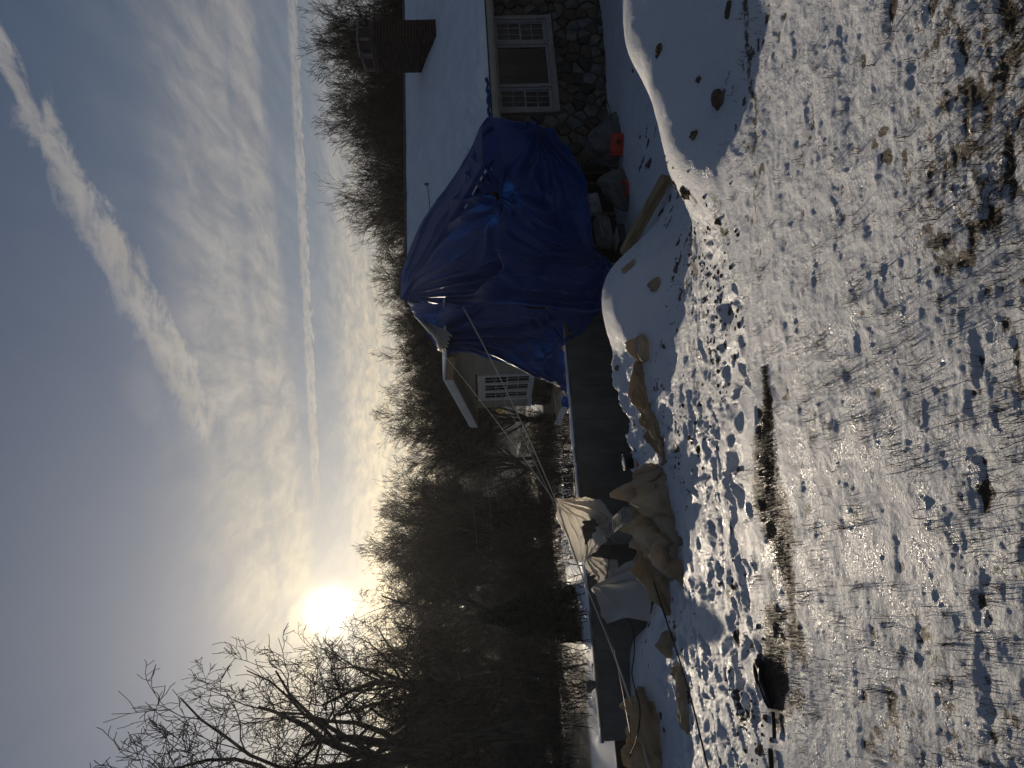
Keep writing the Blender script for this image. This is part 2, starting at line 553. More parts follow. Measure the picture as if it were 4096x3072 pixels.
def glass_mat():
    m = bpy.data.materials.new('window_glass')
    m.use_nodes = True
    t = m.node_tree
    t.nodes.clear()
    N = NT(t)
    out = N.node('ShaderNodeOutputMaterial')
    gl = N.node('ShaderNodeBsdfGlossy', None, Color=(.9, .92, .95, 1), Roughness=0.03)
    tr = N.node('ShaderNodeBsdfTransparent', None, Color=(.42, .44, .45, 1))
    fr = N.node('ShaderNodeFresnel', None, IOR=1.5)
    mx = N.node('ShaderNodeMixShader', None, Fac=N.mul(N.m('MINIMUM', N.mul(fr.outputs[0], 0.9), 0.5), N.sub(1.0, N.node('ShaderNodeNewGeometry').outputs['Backfacing'])))
    t.links.new(tr.outputs[0], mx.inputs[1])
    t.links.new(gl.outputs[0], mx.inputs[2])
    t.links.new(mx.outputs[0], out.inputs[0])
    return m


M['glass'] = glass_mat()


def tarp_mat():
    m = bpy.data.materials.new('blue_tarp')
    m.use_nodes = True
    t = m.node_tree
    t.nodes.clear()
    N = NT(t)
    out = N.node('ShaderNodeOutputMaterial')
    v = N.node('ShaderNodeTexCoord').outputs['Object']
    colr = N.mix(N.noise(v, 1.6, 5.0, 0.6), (.002, .030, .155, 1), (.006, .052, .25, 1))
    bs = N.node('ShaderNodeBsdfPrincipled', None, Base_Color=colr, Roughness=0.42)
    bs.inputs['Specular IOR Level'].default_value = 0.35
    h = N.add(N.mul(N.noise(v, 9.0, 6.0, 0.7, 1.2), 1.0), N.mul(N.noise(v, 34.0, 4.0, 0.6, 0.6), 0.3))
    bn = N.node('ShaderNodeBump', None, Strength=0.55, Distance=0.02, Height=h)
    t.links.new(bn.outputs[0], bs.inputs['Normal'])
    tr = N.node('ShaderNodeBsdfTranslucent', None, Color=(.012, .10, .50, 1))
    mx = N.node('ShaderNodeMixShader', None, Fac=0.12)
    t.links.new(bs.outputs[0], mx.inputs[1])
    t.links.new(tr.outputs[0], mx.inputs[2])
    t.links.new(mx.outputs[0], out.inputs[0])
    return m


M['blue'] = tarp_mat()

# ------------------------------------------------------------------ near ground (lawn, bank, spoil mounds, pit)
YR = [0.0, 3.6, 4.2, 4.8, 5.4, 6.0, 6.6, 7.2, 7.8, 8.4, 8.9, 9.4, 10.0, 10.8, 12.0, 13.0, 14.6]
ZT = {
    -900: [0, 0, -.02, -.06, -.1, -.14, -.18, -.2, -.22, -.2, -.18, -.16, -.14, -.12, -.1, -.08, -.06],
    -120: [0, 0, -.03, -.08, -.13, -.19, -.24, -.27, -.27, -.2, -.16, -.16, -.16, -.14, -.1, -.08, -.06],
    0:    [0, 0, -.03, -.09, -.15, -.2, -.25, -.28, -.27, -.2, -.18, -.26, -.3, -.3, -.3, -.3, -.3],
    60:   [0, 0, -.03, -.09, -.15, -.21, -.26, -.29, -.28, -.22, -.24, -.27, -.3, -.4, -.5, -.5, -.5],
    138:  [0, 0, -.03, -.1, -.16, -.22, -.27, -.31, -.32, -.26, -.3, -.34, -.4, -.5, -.5, -.5, -.5],
    176:  [0, 0, -.03, -.1, -.16, -.22, -.28, -.33, -.36, -.5, -1.2, -1.9, -2, -2, -2, -2, -2],
    300:  [0, 0, -.03, -.09, -.15, -.22, -.28, -.33, -.35, -.33, -.32, -.95, -1.8, -2, -2, -2, -2],
    350:  [0, 0, -.02, -.08, -.15, -.22, -.29, -.34, -.34, -.28, -.26, -.8, -1.6, -2, -2, -2, -2],
    400:  [0, 0, -.02, -.08, -.15, -.23, -.31, -.37, -.31, -.2, -.17, -.6, -1.5, -2, -2, -2, -2],
    455:  [0, 0, -.02, -.08, -.16, -.26, -.38, -.44, -.24, .0, .03, -.45, -1.2, -1.6, -1.6, -1.6, -1.6],
    500:  [0, 0, -.02, -.08, -.17, -.29, -.43, -.5, -.38, -.12, -.05, -.45, -1.0, -1.1, -1.1, -1.1, -1.1],
    540:  [0, 0, -.02, -.02, -.16, -.34, -.5, -.63, -.72, -.76, -.78, -.82, -.88, -.95, -1, -1, -1],
    575: [0, 0, .0, .11, .02, -.2, -.55, -.75, -.82, -.86, -.88, -.9, -.92, -.93, -.94, -.95, -.95],
    610: [0, 0, .03, .20, .12, -.1, -.5, -.85, -.93, -.93, -.93, -.93, -.93, -.93, -.94, -.95, -.95],
    640: [0, 0, .02, .19, .20, -.02, -.4, -.85, -1, -1, -1, -1, -1, -.98, -.96, -.96, -.96],
    680: [0, 0, .01, .16, .27, .12, -.3, -.8, -1.04, -1.06, -1.06, -1.06, -1.05, -1.04, -1.03, -1.03, -1.03],
    720: [0, 0, .01, .13, .29, .24, -.1, -.65, -1.0, -1.08, -1.1, -1.1, -1.1, -1.1, -1.1, -1.1, -1.1],
    900: [0, 0, .01, .13, .29, .25, .0, -.6, -1.0, -1.1, -1.1, -1.1, -1.1, -1.1, -1.1, -1.12, -1.12],
    1700: [0, 0, .03, .08, .12, .15, .1, -.4, -.9, -1.1, -1.1, -1.1, -1.1, -1.1, -1.1, -1.12, -1.12],
}
ZT[640] = [0, 0, .02, .22, .10, -.05] + ZT[640][6:]
ZT[610] = [0, 0, .03, .23, .08, -.12] + ZT[610][6:]
ZT[680] = [0, 0, .01, .185, .19, .05] + ZT[680][6:]
ZT[720] = [0, 0, .01, .18, .335, .22] + ZT[720][6:]
ZT[900] = [0, 0, .01, .18, .335, .24] + ZT[900][6:]
CREST = {640: .20, 610: .16, 680: .28, 720: .265, 900: .265}
_zi = pchip(YR, np.array([ZT[c] for c in ZT]), np.array([5.1]))[:, 0]
for c, zi in zip(list(ZT), _zi):
    ZT[c] = ZT[c][:4] + [CREST.get(c, float(zi))] + ZT[c][4:]
YR = YR[:4] + [5.1] + YR[4:]
ZC = np.array(sorted(ZT))
ZV = np.array([ZT[c] for c in sorted(ZT)])
TG = np.linspace(-1.9, 1.9, 700)             # x / y
YG = np.linspace(0.0, 14.6, 700)
_z1 = pchip(YR, ZV, YG)
ZM = pchip((ZC - 384.0) / FPX, _z1.T, TG).T  # (t, y)


def blur(a, n):
    for _ in range(2):
        for ax in (0, 1):
            pad = [(n, n) if i == ax else (0, 0) for i in (0, 1)]
            c = np.cumsum(np.pad(a, pad, mode='edge'), axis=ax)
            k = 2 * n
            a = (np.take(c, range(k, c.shape[ax]), ax) - np.take(c, range(0, c.shape[ax] - k), ax)) / k
    return a


ZM = blur(ZM, 5)[:700, :700]


def macro(x, y):
    x, y = np.asarray(x, float), np.asarray(y, float)
    t = np.clip(x / np.maximum(y, 0.15), -1.89, 1.89)
    fi = (t - TG[0]) / (TG[1] - TG[0])
    fj = np.clip(y, 0, 14.55) / (YG[1] - YG[0])
    i, j = np.clip(fi.astype(int), 0, 698), np.clip(fj.astype(int), 0, 698)
    a, b = fi - i, fj - j
    return (ZM[i, j] * (1 - a) + ZM[i + 1, j] * a) * (1 - b) + (ZM[i, j + 1] * (1 - a) + ZM[i + 1, j + 1] * a) * b


prints = []
for _ in range(560):
    y_ = rnd.uniform(4.2, 8.0)
    u_ = rnd.uniform(-60, 560)
    if rnd.random() < smooth(u_, 380, 560) * .7:
        continue
    prints.append(((u_ - 384) / FPX * y_, y_, rnd.uniform(.025, .075), rnd.uniform(.045, .15), rnd.uniform(-.9, .9), rnd.uniform(.02, .055) * (1 if u_ < 360 else .6)))


def uof(x, y):
    return 384 + FPX * x / np.maximum(y, .2)


def strip_center(x):
    return 3.90 + .05 * np.sin(x * 1.3 + .5) + .20 * fbm(x * 1.6, x * 0, 33, 4)


def ground(x, y, detail=True):
    """height and soil share of the near ground"""
    x, y = np.asarray(x, float), np.asarray(y, float)
    z = macro(x, y)
    u = uof(x, y)
    lawn = 1 - smooth(y, 3.9, 4.6)
    mid = smooth(y, 4.0, 4.8) * (1 - smooth(y, 8.6, 9.4))
    smoothm = np.maximum(smooth(u, 545, 600) * smooth(y, 4.0, 4.3), np.exp(-((u - 440) / 75) ** 2 - ((y - 8.2) / 1.0) ** 2) * 1.1)
    smoothm = np.clip(smoothm, 0, 1)
    rough = 1 - .93 * smoothm
    # small turned bank at the edge of the lawn
    sc = strip_center(x)
    win = smooth(u, -20, 90) * (1 - smooth(u, 310, 400)) + .22 * smooth(u, 310, 400)
    z = z + .030 * win * smooth(y, sc - .05, sc + .18) * (1 - smooth(y, 4.4, 6.0))
    soil = np.zeros_like(z)
    st = np.exp(-((y - sc + .06 * smooth(u, 420, 120)) / (.04 + .17 * smooth(u, 400, 200) * (.55 + 1.3 * np.clip(fbm(x * 2.7, y * 0, 74, 3) + .3, 0, 1)))) ** 2) * win
    gaps = smooth(fbm(x * 2.2, y * 3.0, 71, 3), -.55, -.05)
    soil = soil + st * (.2 + .8 * gaps) * 1.0 * smooth(fbm(x * 5, y * 7, 72, 3), -.42, -.05)
    # lawn: hummocks of frozen grass under thin snow
    hum = fbm(x * 3.1, y * 3.1, 5, 3)
    tuft = ridge(x * 9.0, y * 9.0, 12, 2)
    f1 = fbm(x * 22, y * 22, 21, 3)
    near = smooth(3.0 - y, 0, 1.4)
    lump = ridge(x * 5.2, y * 5.2, 14, 3)
    f2 = fbm(x * 55, y * 55, 23, 2)
    z = z + lawn * (.011 * hum + .004 * tuft + .0032 * f1 + .0024 * f2 - near * .010 * lump)
    cl = fbm(x * 1.7, y * 1.7, 44, 3)
    soil = soil + lawn * (.235 + .20 * smooth(cl, -.2, .45) + .05 * f2 + .42 * smooth(-tuft - .4 * f1, .5, 1.3) + .30 * near * smooth(lump, .6, 1.35) + .10 * near * smooth(cl, .0, .4))
    # trodden snow beyond
    z = z + mid * rough * (.045 * fbm(x * 1.3, y * 1.3, 8, 3) + .010 * ridge(x * 2.0, y * 2.8, 61, 3) + .013 * fbm(x * 7, y * 7, 82, 4) + .005 * fbm(x * 18, y * 18, 81, 3) + .005 * ridge(x * 22, y * 30, 83, 2))
    z = z + (1 - rough) * (.02 * fbm(x * 1.3, y * 1.3, 18, 3) + .009 * fbm(x * 3.6, y * 3.6, 17, 3) + .004 * fbm(x * 12, y * 12, 19, 3))
    soil = soil + (1 - rough) * .42 * smooth(fbm(x * 6, y * 6, 57, 3), .25, .45) * smooth(fbm(x * 1.2, y * 1.2, 58, 2), -.05, .3)
    rim = np.exp(-((y - 8.9) / .45) ** 2) * smooth(u, 200, 260) * (1 - smooth(u, 395, 420))
    z = z + rim * (.07 * ridge(x * 3.5, y * 3.5, 91, 3) + .03 * fbm(x * 9, y * 9, 92, 2))
    dirt = fbm(x * 1.0, y * 1.3, 55, 3)
    clod = smooth(fbm(x * 9, y * 9, 56, 3), .22, .42)
    cen = smooth(u, 300, 400)
    soil = soil + mid * rough * (.10 * cen + .34 * smooth(dirt, .05, .45) + .62 * clod * smooth(dirt, -.25 - .35 * cen, .25))
    soil = soil + (y > 9.0) * (z < -1.2) * 1.0
    # wet dark patches by the house
    yard = smooth(u, 520, 560) * smooth(y, 7.4, 8.2)
    soil = soil + yard * (.35 * smooth(fbm(x * .9, y * 1.4, 66, 3), .1, .4) + .5 * np.exp(-((y - 9.3) / .22) ** 2) * smooth(fbm(x * .8, y, 67, 2), -.2, .1))
    z = z + yard * .03 * fbm(x * 2, y * 2, 68, 3)
    if detail:
        zd = np.zeros_like(z)
        flat = z.ndim == 1
        for px, py, a, b, th, dep in prints:
            if flat:
                sel = np.nonzero((np.abs(x - px) < .45) & (np.abs(y - py) < .45))
            else:
                # rows share y (axis 0) in the terrain grid
                rr = np.nonzero(np.abs(y[:, 0] - py) < .42)[0]
                if not len(rr): continue
                sl_ = slice(rr[0], rr[-1] + 1)
                xs, ys = x[sl_], y[sl_]
                c, s = math.cos(th), math.sin(th)
                r2 = (((xs - px) * c + (ys - py) * s) / a) ** 2 + ((-(xs - px) * s + (ys - py) * c) / b) ** 2
                zd[sl_] += -dep * np.exp(-r2 ** 1.4) + dep * .16 * np.exp(-((np.sqrt(r2) - 1.4) / .35) ** 2)
                continue
            if len(sel[0]):
                xs, ys = x[sel], y[sel]
                c, s = math.cos(th), math.sin(th)
                r2 = (((xs - px) * c + (ys - py) * s) / a) ** 2 + ((-(xs - px) * s + (ys - py) * c) / b) ** 2
                zd[sel] += -dep * np.exp(-r2 ** 1.4) + dep * .16 * np.exp(-((np.sqrt(r2) - 1.4) / .35) ** 2)
        z = z + zd * rough
    return z, soil


def gz(x, y):
    return float(ground(np.array([float(x)]), np.array([float(y)]))[0][0])


def hit(u, v, y0=2.0, y1=13.5):
    d = ray(u, v)
    ys = np.linspace(y0, y1, 900)
    pts = EYE[None] + d[None] * (ys / d[1])[:, None]
    zz, _ = ground(pts[:, 0], pts[:, 1])
    k = np.nonzero(pts[:, 2] <= zz)[0]
    i = k[0] if len(k) else len(ys) - 1
    return np.array([pts[i, 0], pts[i, 1], zz[i]])


rows = list(np.linspace(-1.5, 1.15, 8))
y_ = 1.2
while y_ < 14.5:
    rows.append(y_)
    y_ += min(max(y_ * y_ / 1136.0 * 1.25, .004), .034)
rows = np.array(rows)
tc_ = np.concatenate([np.linspace(-1.85, -.66, 60)[:-1], np.linspace(-.66, .66, 860), np.linspace(.66, 1.85, 60)[1:]])
YY = np.repeat(rows[:, None], len(tc_), 1)
XX = tc_[None] * np.maximum(YY, 1.1)
ZZ, SS = ground(XX, YY)
mesh_arrays('snow_ground', np.stack([XX, YY, ZZ], -1).reshape(-1, 3), grid_faces(len(rows), len(tc_))[:, ::-1], M['snow'], None, True, {'soil': SS.ravel()})
tag(bpy.data.objects['snow_ground'], 'snowy lawn falling to trodden snow, spoil mounds and the dug pit', kind='structure')

# ------------------------------------------------------------------ house frame of reference
YAW = math.radians(20.0)
E1 = np.array([math.cos(YAW), math.sin(YAW), 0.0])
E2 = np.array([-math.sin(YAW), math.cos(YAW), 0.0])
W0 = np.array([5.92, 13.3, 0.0])


def H(s, d, z):
    return W0 + E1 * s + E2 * d + np.array([0, 0, z])


# ------------------------------------------------------------------ far ground, road
def far_z(x, y):
    x, y = np.asarray(x, float), np.asarray(y, float)
    z = pchip([0, 14, 30, 45, 75, 105, 135, 160, 215, 280, 420], np.array([0, -.05, -1.25, -2.5, -4.3, -5.6, -6.0, -5.2, 9.0, 20.0, 24.0]), y)
    return z + .25 * fbm(x * .12, y * .12, 3, 3) * smooth(y, 14, 30) + .05 * fbm(x * .9, y * .9, 4, 3)


ss_ = np.concatenate([np.linspace(-220, -40, 40)[:-1], np.linspace(-40, 25, 300), np.linspace(25, 260, 50)[1:]])
dd_ = np.concatenate([np.linspace(.24, 30, 130)[:-1], np.geomspace(30, 430, 170)])
SG, DG = np.meshgrid(ss_, dd_)
FX = W0[0] + E1[0] * SG + E2[0] * DG
FY = W0[1] + E1[1] * SG + E2[1] * DG
FZ = far_z(FX, np.clip(FY, 0, 420))
brush = fbm(FX * .35, FY * .22, 31, 4)
fs = .25 + .48 * smooth(FX, -2.5, -5.5) * smooth(FY, 11, 13) + .62 * smooth(brush, -.35, .12) * smooth(FY, 11, 13) * (1 - .35 * smooth(FY, 26, 60)) + .62 * smooth(FX / np.maximum(FY, 1), -.09, -.20) * smooth(FY, 25, 45) * (1 - smooth(FY, 150, 180)) * smooth(fbm(FX * .12, FY * .05, 39, 3), -.75, -.25) + .34 * smooth(FY, 140, 165) * smooth(fbm(FX * .05, FY * .08, 37, 4), -.5, .1)
mesh_arrays('far_ground', np.stack([FX, FY, FZ], -1).reshape(-1, 3), grid_faces(len(dd_), len(ss_)), M['snow'], None, True, {'soil': fs.ravel()})
tag(bpy.data.objects['far_ground'], 'snow and leaf litter slope falling away behind the house to a wooded hill', kind='structure')
rp = []
for k in range(60):
    f = k / 59.0
    cx, cy = 26 - 62 * f, 104 + 40 * f + 14 * math.sin(f * 2.4)
    rp.append((cx, cy))
rp = np.array(rp)
tn = np.gradient(rp, axis=0)
tn /= np.linalg.norm(tn, axis=1)[:, None]
nr_ = np.stack([-tn[:, 1], tn[:, 0]], 1)
rv = []
for off in (-5, -2.5, 0, 2.5, 5):
    q = rp + nr_ * off
    rv.append(np.stack([q[:, 0], q[:, 1], far_z(q[:, 0], q[:, 1]) + .12], 1))
mesh_arrays('road', np.concatenate(rv), grid_faces(5, 60), M['asphalt'], None, True)
tag(bpy.data.objects['road'], 'grey road with melting snow crossing the valley', kind='structure')

# ------------------------------------------------------------------ stone house
RX = Matrix(((E1[0], E2[0], 0, W0[0]), (E1[1], E2[1], 0, W0[1]), (0, 0, 1, 0), (0, 0, 0, 1)))  # (s, d, z) -> world
house = empty('stone_house', (0, 0, 0), label='stone walled house with snowy roof, brick chimney and blue tarp over one end', cat='house')
house.matrix_world = RX      # everything of the house is built in its own frame (s along the front, d into the house)
EAVE_D, EAVE_Z, RIDGE_D, RIDGE_Z = -.45, 1.2, 4.5, 3.2
ROOF_S0, ROOF_S1 = -2.6, 8.0


def roof_z(d):
    return EAVE_Z + (d - EAVE_D) * (RIDGE_Z - EAVE_Z) / (RIDGE_D - EAVE_D)


# wall core with the window opening left free
WS0, WS1, WZ0, WZ1 = -.96, 1.175, 0.0, 1.0
cb = MB()
cb.box((-2.2, .04, -1.9), (WS0 + .02, .30, 1.12)).box((WS1 - .02, .04, -1.9), (7.4, .30, 1.12))
cb.box((WS0 + .02, .04, -1.9), (WS1 - .02, .30, WZ0 + .02)).box((WS0 + .02, .04, WZ1 - .02), (WS1 - .02, .30, 1.12))
cb.build('wall', M['mortar'], house)
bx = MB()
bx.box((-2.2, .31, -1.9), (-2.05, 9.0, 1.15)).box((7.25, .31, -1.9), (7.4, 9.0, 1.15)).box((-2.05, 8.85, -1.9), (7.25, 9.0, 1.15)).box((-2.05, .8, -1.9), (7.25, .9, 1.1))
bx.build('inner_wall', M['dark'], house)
for g0, g1 in ((-2.2, -2.06), (7.26, 7.4)):
    MB().prism([(-.2, 1.1), (9.2, 1.1), (4.5, 3.1)], g0, g1, Matrix(((0, 0, 1, 0), (1, 0, 0, 0), (0, 1, 0, 0), (0, 0, 0, 1)))).build('gable_sheathing', M['wood_dark'], house)


def clip_poly(poly, nx, ny, c):
    """keep nx*x + ny*y <= c"""
    out = []
    for i, a in enumerate(poly):
        b = poly[(i + 1) % len(poly)]
        da, db = nx * a[0] + ny * a[1] - c, nx * b[0] + ny * b[1] - c
        if da <= 0: out.append(a)
        if (da < 0 < db) or (db < 0 < da):
            t = da / (da - db)
            out.append((a[0] + (b[0] - a[0]) * t, a[1] + (b[1] - a[1]) * t))
    return out


def area_c(poly):
    a = cx = cy = 0
    for i, p in enumerate(poly):
        q = poly[(i + 1) % len(poly)]
        w = p[0] * q[1] - q[0] * p[1]
        a += w; cx += (p[0] + q[0]) * w; cy += (p[1] + q[1]) * w
    if abs(a) < 1e-9: return 0, 0, 0
    return a / 2, cx / (3 * a), cy / (3 * a)


def shrink(poly, k):
    """inset a convex polygon by k"""
    n = len(poly)
    out = list(poly)
    for i in range(n):
        a, b = poly[i], poly[(i + 1) % n]
        ex_, ey_ = b[0] - a[0], b[1] - a[1]
        L = math.hypot(ex_, ey_)
        if L < 1e-6: continue
        nx, ny = ey_ / L, -ex_ / L
        out = clip_poly(out, nx, ny, nx * a[0] + ny * a[1] - k)
        if len(out) < 3: return []
    return out


def stone_field(s0, s1, z0, z1, cw, ch, hole, seed, place, max_n, prefix, parent, mats, gap=.016):
    """random rubble: jittered Voronoi cells, each one a stone of its own"""
    r = random.Random(seed)
    seeds = []
    nz_, ns_ = int((z1 - z0) / ch) + 2, int((s1 - s0) / cw) + 2
    for j in range(-1, nz_):
        for i in range(-1, ns_):
            seeds.append((s0 + (i + .5 * (j % 2) + r.uniform(.08, .92)) * cw, z0 + (j + r.uniform(.08, .92)) * ch))
    n = 0
    for a in seeds:
        poly = [(s0, z0), (s1, z0), (s1, z1), (s0, z1)]
        for b in seeds:
            if b is a or abs(b[0] - a[0]) > 3.2 * cw or abs(b[1] - a[1]) > 3.2 * ch: continue
            nx, ny = b[0] - a[0], b[1] - a[1]
            poly = clip_poly(poly, nx, ny, (b[0] ** 2 + b[1] ** 2 - a[0] ** 2 - a[1] ** 2) / 2)
            if len(poly) < 3: break
        if len(poly) < 3: continue
        ar, cx, cy = area_c(poly)
        if hole:
            h0, h1, k0, k1 = hole
            if h0 < cx < h1 and k0 < cy < k1: continue
            if cx <= h0: poly = clip_poly(poly, 1, 0, h0) if k0 < cy < k1 or any(p[0] > h0 and k0 < p[1] < k1 for p in poly) else poly
            elif cx >= h1: poly = clip_poly(poly, -1, 0, -h1) if any(p[0] < h1 and k0 < p[1] < k1 for p in poly) else poly
            elif cy <= k0: poly = clip_poly(poly, 0, 1, k0)
            elif cy >= k1: poly = clip_poly(poly, 0, -1, -k1)
        poly = shrink(poly, gap * r.uniform(.6, 1.4)) if len(poly) >= 3 else []
        if len(poly) < 3: continue
        ar, cx, cy = area_c(poly)
        if ar < .004: continue
        dep = r.uniform(.035, .075)
        inner = [(cx + (x - cx) * .86, cy + (y - cy) * .86) for x, y in poly]
        k = len(poly)
        vs = [(x, y, 0.0) for x, y in poly] + [(x, y, dep * .8) for x, y in poly] + [(x, y, dep + r.uniform(-.008, .012)) for x, y in inner]
        vs.append((cx, cy, dep + r.uniform(0, .02)))
        fs_ = []
        for ring in (0, 1):
            for i in range(k):
                o = ring * k
                fs_.append((o + i, o + (i + 1) % k, o + k + (i + 1) % k, o + k + i))
        for i in range(k):
            fs_.append((2 * k + i, 2 * k + (i + 1) % k, 3 * k))
        me = bpy.data.meshes.new(prefix)
        me.from_pydata([place(*q) for q in vs], [], fs_)
        me.materials.append(r.choice(mats))
        link(bpy.data.objects.new(prefix, me), parent)
        n += 1
        if n >= max_n: break


stone_mix = [STONE[0]] * 4 + [STONE[1]] * 4 + [STONE[2]] * 3 + [STONE[3]] * 2 + [STONE[4]] * 3
stone_field(-2.2, 2.3, -1.2, 1.05, .265, .195, (WS0 - .11, WS1 + .10, WZ0 - .13, WZ1 + .2), 11,
            lambda x, y, h: (x, .04 - h, y), 280, 'stone', house, stone_mix)

# ---- the window group: two double hung units beside a picture window
wt_ = MB()
wt_.box((WS0 - .10, -.045, WZ0 - .115), (WS1 + .09, .07, WZ0 - .005))                # sill board
wt_.box((WS0 - .10, -.035, WZ0 - .004), (WS0 - .002, .07, WZ1 + .10))
wt_.box((WS1 + .002, -.035, WZ0 - .004), (WS1 + .09, .07, WZ1 + .10))
wt_.box((WS0 - .001, -.033, WZ1 + .001), (WS1 + .001, .07, WZ1 + .10))
wt_.box((-.47, -.03, WZ0 - .004), (-.43, .068, WZ1)).box((.545, -.03, WZ0 - .004), (.635, .068, WZ1))
wt_.build('window_surround', M['trim'], house)


def bars(mb, x0, x1, z0, z1, w, d0, d1):
    mb.box((x0, d0, z0), (x1, d1, z0 + w)).box((x0, d0, z1 - w), (x1, d1, z1))
    mb.box((x0, d0, z0 + w), (x0 + w, d1, z1 - w)).box((x1 - w, d0, z0 + w), (x1, d1, z1 - w))
    return mb


def double_hung(x0, x1, z0, z1, parent, m_frame, label=None, d=0.0, nv=2, nh=1, mtx=None, fw=.035):
    """frame, two sashes with muntin grid, glass"""
    f = bars(MB(), x0, x1, z0, z1, fw, d - .01, d + .07).build('window', m_frame, parent)
    if label: f['label'] = label
    zm = (z0 + z1) / 2
    for k, (a, b, dd) in enumerate(((zm - .012, z1 - fw, .008), (z0 + fw, zm + .012, .028))):
        s_ = bars(MB(), x0 + fw + .002, x1 - fw - .002, a, b, .024, d + dd, d + dd + .019).build('sash', m_frame, f)
        mu = MB()
        for i in range(nv):
            xx = x0 + fw + (x1 - x0 - 2 * fw) * (i + 1) / (nv + 1)
            mu.box((xx - .005, d + dd + .001, a + .024), (xx + .005, d + dd + .008, b - .024))
        for i in range(nh):
            zz = a + (b - a) * (i + 1) / (nh + 1)
            mu.box((x0 + fw + .026, d + dd + .0015, zz - .005), (x1 - fw - .026, d + dd + .0075, zz + .005))
        mu.build('muntin', m_frame, f)
        MB().box((x0 + fw + .02, d + dd + .010, a + .02), (x1 - fw - .02, d + dd + .013, b - .02)).build('pane', M['glass'], f)
    return f


double_hung(.640, WS1 - .004, WZ0, WZ1 - .002, house, M['vinyl'], 'narrow double hung window with grid, right of the picture window', .0)
double_hung(WS0 + .004, -.475, WZ0, WZ1 - .002, house, M['vinyl'], 'narrow double hung window with grid, left of the picture window', .0)
pf = bars(MB(), -.425, .540, WZ0, WZ1 - .002, .04, -.012, .07).build('window', M['vinyl'], house)
pf['label'] = 'large picture window with one undivided pane'
MB().box((-.39, .012, WZ0 + .035), (.505, .016, WZ1 - .037)).build('pane', M['glass'], pf)
# curtains inside: folded sheet hanging over the upper part
cx_ = np.linspace(-.92, .5, 90)
cz_ = np.array([.56, .7, .85, 1.02])
cv = [(x, .42 + .03 * math.sin(x * 46) + .012 * math.sin(x * 113), z) for z in cz_ for x in cx_]
mesh_arrays('curtain', np.array(cv), grid_faces(4, 90), M['curtain'], house, True)

# ---- eave: gutter, fascia, soffit
ft = MB()
ft.box((-2.5, EAVE_D + .02, EAVE_Z - .20), (ROOF_S1, EAVE_D + .05, EAVE_Z - .02))
ft.build('fascia', M['trim'], house)
gu = MB()
gp = [(0, 0), (.10, 0), (.125, .05), (.125, .11), (.11, .11), (.105, .055), (.09, .018), (0, .018)]
gu.prism([(EAVE_D + .018 - a, EAVE_Z - .165 + b) for a, b in gp], -2.5, ROOF_S1, Matrix(((0, 0, 1, 0), (1, 0, 0, 0), (0, 1, 0, 0), (0, 0, 0, 1))))
gu.build('gutter', M['trim_light'], house)
MB().box((-2.5, EAVE_D + .051, EAVE_Z - .20), (ROOF_S1, .039, EAVE_Z - .185)).build('soffit', M['trim'], house)
MB().box((-2.2, -.012, .985), (7.4, .038, 1.0)).build('frieze_board', M['trim'], house)

# ---- roof: shingled deck and the snow lying on it
rk = MB()
prof = [(EAVE_D, EAVE_Z - .02), (RIDGE_D, RIDGE_Z - .02), (9.45, EAVE_Z - .02), (9.45, EAVE_Z - .10), (RIDGE_D, RIDGE_Z - .10), (EAVE_D, EAVE_Z - .10)]
rk.prism(prof, ROOF_S0, ROOF_S1, Matrix(((0, 0, 1, 0), (1, 0, 0, 0), (0, 1, 0, 0), (0, 0, 0, 1))))
roof = rk.build('roof', M['shingle'], house)
cap = MB()
cap.box((ROOF_S0, RIDGE_D - .10, RIDGE_Z - .03), (ROOF_S1, RIDGE_D + .10, RIDGE_Z + .022))
cap.build('ridge_cap', M['shingle'], roof)
def on_roof(u, v):
    d = ray(u, v)
    # intersect with the front roof plane
    k = (RIDGE_Z - EAVE_Z) / (RIDGE_D - EAVE_D)
    # d coordinate of a point: dot(p - W0, E2)
    a0, a1 = np.dot(EYE - W0, E2), np.dot(d, E2)
    t = (EAVE_Z + (a0 - EAVE_D) * k - EYE[2]) / (d[2] - k * a1)
    p = EYE + d * t
    return np.array([np.dot(p - W0, E1), np.dot(p - W0, E2), p[2]])



_te = np.array([on_roof(*q) for q in ((507, 412), (546, 429), (583, 456), (614, 477), (642, 488.5))])
sN, dN = 420, 300
sa, da = np.meshgrid(np.linspace(ROOF_S0, ROOF_S1, sN), np.linspace(EAVE_D - .03, RIDGE_D - .11, dN))
run = (da - EAVE_D) / (RIDGE_D - EAVE_D)
thick = .012 + .055 * smooth(run, 1.0, .55) + .03 * smooth(run, .25, .02)
courses = .022 * np.mod(run * 34.0, 1.0) * smooth(run, .42, .8)
lumps = smooth(run, .45, .15) * smooth(sa, .9, -.6) * (.14 * np.clip(fbm(sa * 2.6, da * 3.4, 101, 4) + .12, 0, 1) + .05 * np.clip(fbm(sa * 7, da * 7, 102, 3), 0, 1))
lumps += .05 * np.exp(-(((sa + 1.0) / .55) ** 2 + ((da - .55) / .5) ** 2)) * (1 + fbm(sa * 8, da * 8, 103, 3))
_cov = smooth(np.interp(sa, _te[:, 0], _te[:, 1]) - da, -.02, .12) * (sa < -1.6)
lumps = lumps * (1 - _cov)
slide = .013 * fbm(sa * 3 + da * 1.6, da * 1.0, 104, 4) + .004 * fbm(sa * 14, da * 14, 105, 3)
drift = .13 * np.exp(-((da - 3.02) / .12) ** 2) * smooth(sa, 2.65, 2.8) * (1 - smooth(sa, 3.3, 3.45)) * 0
edge = 1 - smooth(run, .012, -.004)
